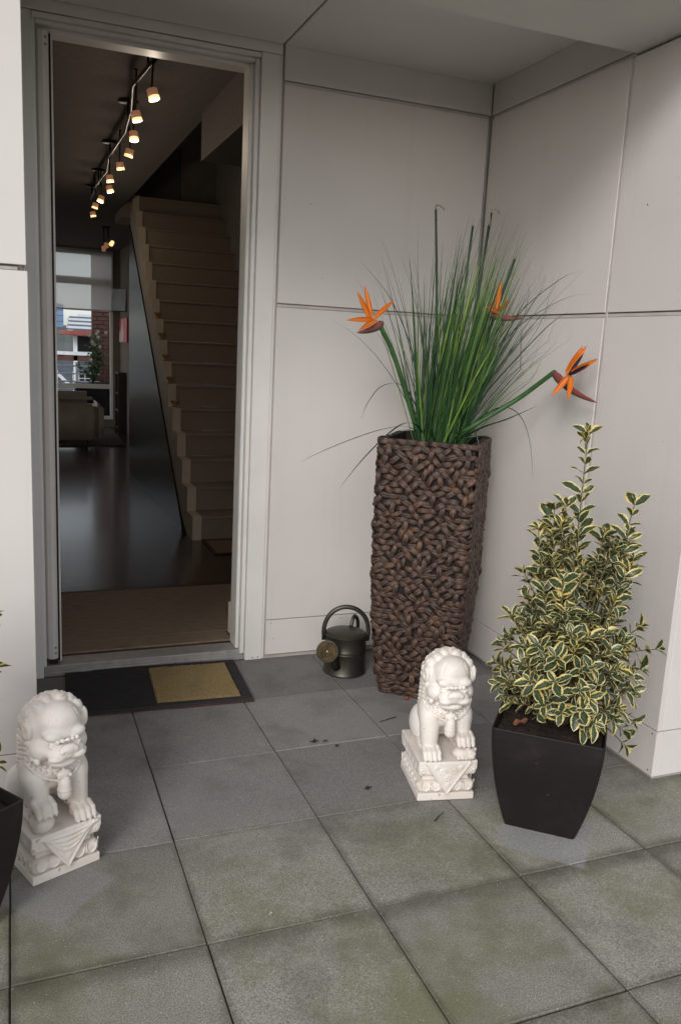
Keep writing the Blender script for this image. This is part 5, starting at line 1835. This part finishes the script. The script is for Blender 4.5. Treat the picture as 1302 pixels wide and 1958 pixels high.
    for q in (-1, 1):
        for k in range(4):
            a = q * (0.35 + 0.16 * k)
            s.cone((0.050 * math.sin(a), -0.074 - 0.054 * math.cos(a), hz - 0.060), (0.050 * math.sin(a), -0.074 - 0.055 * math.cos(a), hz - 0.069), 0.0036, 0.0022, 0.001)
        # jaw fringe: curls along the cheek
        for k in range(5):
            s.ell((q * (0.066 + 0.004 * math.sin(k)), -0.086 + 0.017 * k, hz - 0.070 + 0.006 * k), (0.009, 0.010, 0.011), 0.002)
        # ears, laid back
        s.ell((q * 0.080, -0.058, hz + 0.014), (0.012, 0.020, 0.028), 0.003)
        s.ell((q * 0.090, -0.066, hz + 0.012), (0.006, 0.010, 0.017), 0.002, None, True)
    # mane: whorled curls in rows over the crown and nape
    for row in range(6):
        el = 1.30 - row * 0.34
        n = (4, 7, 9, 10, 10, 10)[row]
        for k in range(n):
            az = -PI * 0.06 + (PI * 1.12) * (k + 0.5 * (row % 2)) / (n - 1 + 0.5)
            dx, dy = math.cos(az) * math.cos(el), math.sin(az) * math.cos(el)
            c0 = np.array([0.075 * dx, -0.040 + 0.071 * dy, hz + 0.002 + 0.075 * math.sin(el)])
            if row >= 3 and dy < 0.05:
                c0[0] *= 0.97
            R_ = 0.0205 if row < 4 else 0.0185
            s.ell(c0, (R_, R_, R_), 0.004)
            # a spiral groove on each curl
            nv = np.array([dx, dy, math.sin(el)])
            t1 = np.cross(nv, (0, 0, 1))
            t1 /= np.linalg.norm(t1) + 1e-9
            t2 = np.cross(nv, t1)
            sg = []
            for q in range(8):
                a = q * 0.85 + row
                rr_ = 0.0150 * (1 - q / 9)
                sg.append(tuple(c0 + nv * R_ * math.sqrt(max(0, 1 - (rr_ / R_) ** 2)) + rr_ * (t1 * math.cos(a) + t2 * math.sin(a))))
            s.path(sg, 0.0021, 0.0016, True)
    # combed locks falling behind the cheeks to the shoulders
    for q in (-1, 1):
        for k in range(7):
            z0 = hz - 0.020 - 0.014 * k
            s.path([(q * 0.074, -0.038 + 0.002 * k, z0), (q * 0.081, -0.014 + 0.002 * k, z0 - 0.006), (q * 0.074, 0.014, z0 - 0.010)], 0.0076, 0.0018, r2=0.006)
    for k in range(6):
        z0 = hz - 0.09 - 0.016 * k
        s.path([(-0.05, 0.040 + 0.004 * k, z0), (0, 0.066 + 0.004 * k, z0 - 0.012), (0.05, 0.040 + 0.004 * k, z0)], 0.0085, 0.002)
    # chin beard
    for k in range(5):
        s.cone(((k - 2) * 0.012, -0.106, hz - 0.086), ((k - 2) * 0.010, -0.100, hz - 0.104 + 0.004 * abs(k - 2)), 0.007, 0.004, 0.0015)
    # flat underside where it meets the plinth
    s.rbox((-0.2, -0.3, -0.06), (0.2, 0.3, -0.0025), 0.001, 0.0006, True)
    return s.mesh('lion_body', MT['marble'])

def sculpt_plinth(drape, W=0.098, Dp=0.118):
    """stepped lotus plinth, 0.143 high"""
    s = Sculpt((-0.115, -0.150, -0.004), (0.115, 0.140, 0.155), 0.0019)
    s.rbox((-W, -Dp, 0.0), (W, Dp, 0.026), 0.0025, 0.001)
    s.rbox((-W - 0.001, -Dp - 0.001, 0.027), (W + 0.001, Dp + 0.001, 0.068), 0.018, 0.0015)
    s.rbox((-W + 0.018, -Dp + 0.020, 0.05), (W - 0.018, Dp - 0.02, 0.10), 0.002, 0.0015)
    s.rbox((-W - 0.003, -Dp - 0.004, 0.090), (W + 0.003, Dp + 0.004, 0.128), 0.012, 0.0015)
    s.rbox((-W - 0.003, -Dp - 0.004, 0.110), (W + 0.003, Dp + 0.004, 0.143), 0.003, 0.0015)
    # petals on the lotus course
    def petal_loop(cx, cy, ax, w):
        out = []
        for k in range(9):
            a = PI * k / 8
            u = w * math.cos(a)
            z = 0.066 - 0.030 * math.sin(a) ** 0.6
            e = 0.002 - 0.012 * max(0, (0.040 - z) / 0.02) * 0 
            if ax == 'x':
                out.append((cx + u, cy, z))
            else:
                out.append((cx, cy + u, z))
        return out
    for i in range(5):
        x = -0.072 + 0.036 * i
        s.path(petal_loop(x, -Dp - 0.0015, 'x', 0.0155), 0.002, 0.0015)
    for i in range(6):
        y = -0.088 + 0.035 * i
        for q in (-1, 1):
            s.path(petal_loop(q * (W + 0.0015), y, 'y', 0.0150), 0.002, 0.0015)
    # incised lines round the upper block and base
    for z in (0.127,):
        s.path([(-W, -Dp - 0.0045, z), (W, -Dp - 0.0045, z)], 0.0017, 0.001, True)
        for q in (-1, 1):
            s.path([(q * (W + 0.0035), -Dp, z), (q * (W + 0.0035), Dp, z)], 0.0017, 0.001, True)
    # hanging triangular cloth with raised border
    yf = -Dp - 0.004
    zt, zb_ = 0.138, 0.030
    hw = 0.074
    for k in range(20):
        u = k / 19
        z = zt + (zb_ - zt) * u
        w = hw * (1 - u)
        s.path([(-w, yf - 0.001, z), (w, yf - 0.001, z)], 0.0055, 0.003)
    s.path([(-hw, yf - 0.004, zt), (0, yf - 0.005, zb_)], 0.0042, 0.0015)
    s.path([(hw, yf - 0.004, zt), (0, yf - 0.005, zb_)], 0.0042, 0.0015)
    if drape:
        for k in range(4):
            sag = 0.012 + 0.013 * k
            pts = []
            for q in range(9):
                a = -1 + q / 4
                pts.append((a * (hw + 0.012 - 0.010 * k), yf - 0.006, 0.137 - 0.002 * k - sag * (1 - a * a)))
            s.path(pts, 0.0042, 0.0014)
    # scroll relief
    r = random.Random(5)
    for (x, z, rr_) in ((-0.020, 0.108, 0.012), (0.020, 0.108, 0.012), (0, 0.085, 0.012), (-0.043, 0.122, 0.008), (0.043, 0.122, 0.008), (0, 0.060, 0.008)):
        if drape and z > 0.09:
            continue
        pts = [(x + rr_ * (1 - q / 14) * math.cos(q * 0.8), yf - 0.0065, z + rr_ * (1 - q / 14) * math.sin(q * 0.8)) for q in range(12)]
        s.path(pts, 0.0022, 0.0012)
    for q in (-1, 1):
        for i in range(5):
            y = -0.08 + 0.04 * i
            pts = [(q * (W + 0.0035), y + 0.013 * (1 - k / 14) * math.cos(k * 0.8), 0.108 + 0.010 * (1 - k / 14) * math.sin(k * 0.8)) for k in range(12)]
            s.path(pts, 0.0019, 0.0012)
        # outer scroll corners on the front of the upper block
        pts = [(q * (0.086 + 0.009 * (1 - k / 12) * math.cos(k * 0.8)), yf - 0.001, 0.108 + 0.009 * (1 - k / 12) * math.sin(k * 0.8)) for k in range(10)]
        s.path(pts, 0.0018, 0.0012)
    return s.mesh('plinth', MT['marble'])

def lion(label, loc, rotz, mir, seed, ball, drape):
    t = thing('guardian_lion', label, 'statue', loc, rotz, 'pair of stone guardian lions')
    pl = link(bpy.data.objects.new('plinth', sculpt_plinth(drape)), t)
    bo = link(bpy.data.objects.new('lion', sculpt_lion(mir, seed, ball)), t)
    bo.location = (0, 0.0, 0.1435)
    return t
def place(fl, fr, bl):
    fl, fr, bl = Vector(fl), Vector(fr), Vector(bl)
    d = (fr - fl).normalized()
    n = Vector((-d.y, d.x))
    c = (fl + fr) / 2 + n * 0.118
    return (c.x, c.y, 0), math.atan2(d.y, d.x)
l1, a1 = place((-0.869, -1.356), (-0.676, -1.396), (0, 0))
lion('white stone guardian lion on plinth in front of the wicker planter', l1, a1, 1, 1, False, False)
l2, a2 = place((-2.076, -1.451), (-1.890, -1.376), (0, 0))
lion('white stone guardian lion on draped plinth at the left edge', l2, a2, -1, 2, True, True)

# ================================================================== LITTER ON THE PAVING
MT['litter'] = pbr('damp_litter', L(54, 46, 40), L(36, 31, 28), rough=0.8, scale=60)
MT['berry'] = pbr('red_berry', L(140, 62, 40), L(110, 44, 32), rough=0.35, scale=60)
def crumpled(name, label, cat, p, size, rot, mat, seed):
    V, F, UV = leaf_grid(size, size * 0.55, 8, -0.12, 0.35, 0.25, seed)
    M4 = Matrix.Translation((p[0], p[1], 0.003)) @ Matrix.Rotation(rot, 4, 'Z')
    o = link(bpy.data.objects.new(name, uv_mesh(name, [v for v in V], F, UV, mat)))
    o.matrix_world = M4
    return tag(o, label, cat)
crumpled('dead_leaf', 'dark dead leaf on the paving in the middle, the larger of two close together', 'dead leaf', (-1.075, -0.862), 0.034, -0.2, MT['litter'], 1)
crumpled('dead_leaf', 'dark dead leaf on the paving in the middle, the smaller of two close together', 'dead leaf', (-1.025, -0.872), 0.018, -0.1, MT['litter'], 2)
crumpled('dead_leaf', 'lone dark dead leaf on the paving left of the right lion', 'dead leaf', (-1.01, -1.238), 0.028, 0.1, MT['litter'], 3)
crumpled('dead_leaf', 'tiny dark leaf scrap on the paving near the joint', 'dead leaf', (-0.995, -0.925), 0.02, 0.6, MT['litter'], 4)
tag(MB().tube(spline([(-0.872, -1.487, 0.005), (-0.85, -1.47, 0.007), (-0.818, -1.447, 0.005)], 5), [0.0012 + 0.0010 * (k < 6) for k in range(11)], 6).build('twig', MT['litter']), 'short dark twig on the paving in front of the right lion', 'twig')
tag(MB().tube(spline([(-0.745, -0.775, 0.004), (-0.70, -0.765, 0.006), (-0.662, -0.752, 0.004)], 5), 0.0016, 6).build('twig', MT['litter']), 'thin dark twig on the paving in front of the wicker planter', 'twig')
tag(MB().lathe([(0.0001, 0.0), (0.008, 0.003), (0.0105, 0.009), (0.008, 0.016), (0.0001, 0.019)], 12, (-0.543, -0.603, 0.0)).build('berry', MT['berry']), 'small reddish berry at the foot of the wicker planter', 'berry')
crumpled('pebble_chip', 'small pale chip lying on the nearest paving row', 'chip', (-1.5, -1.753), 0.012, 0.5, MT['reed_tip'], 6)
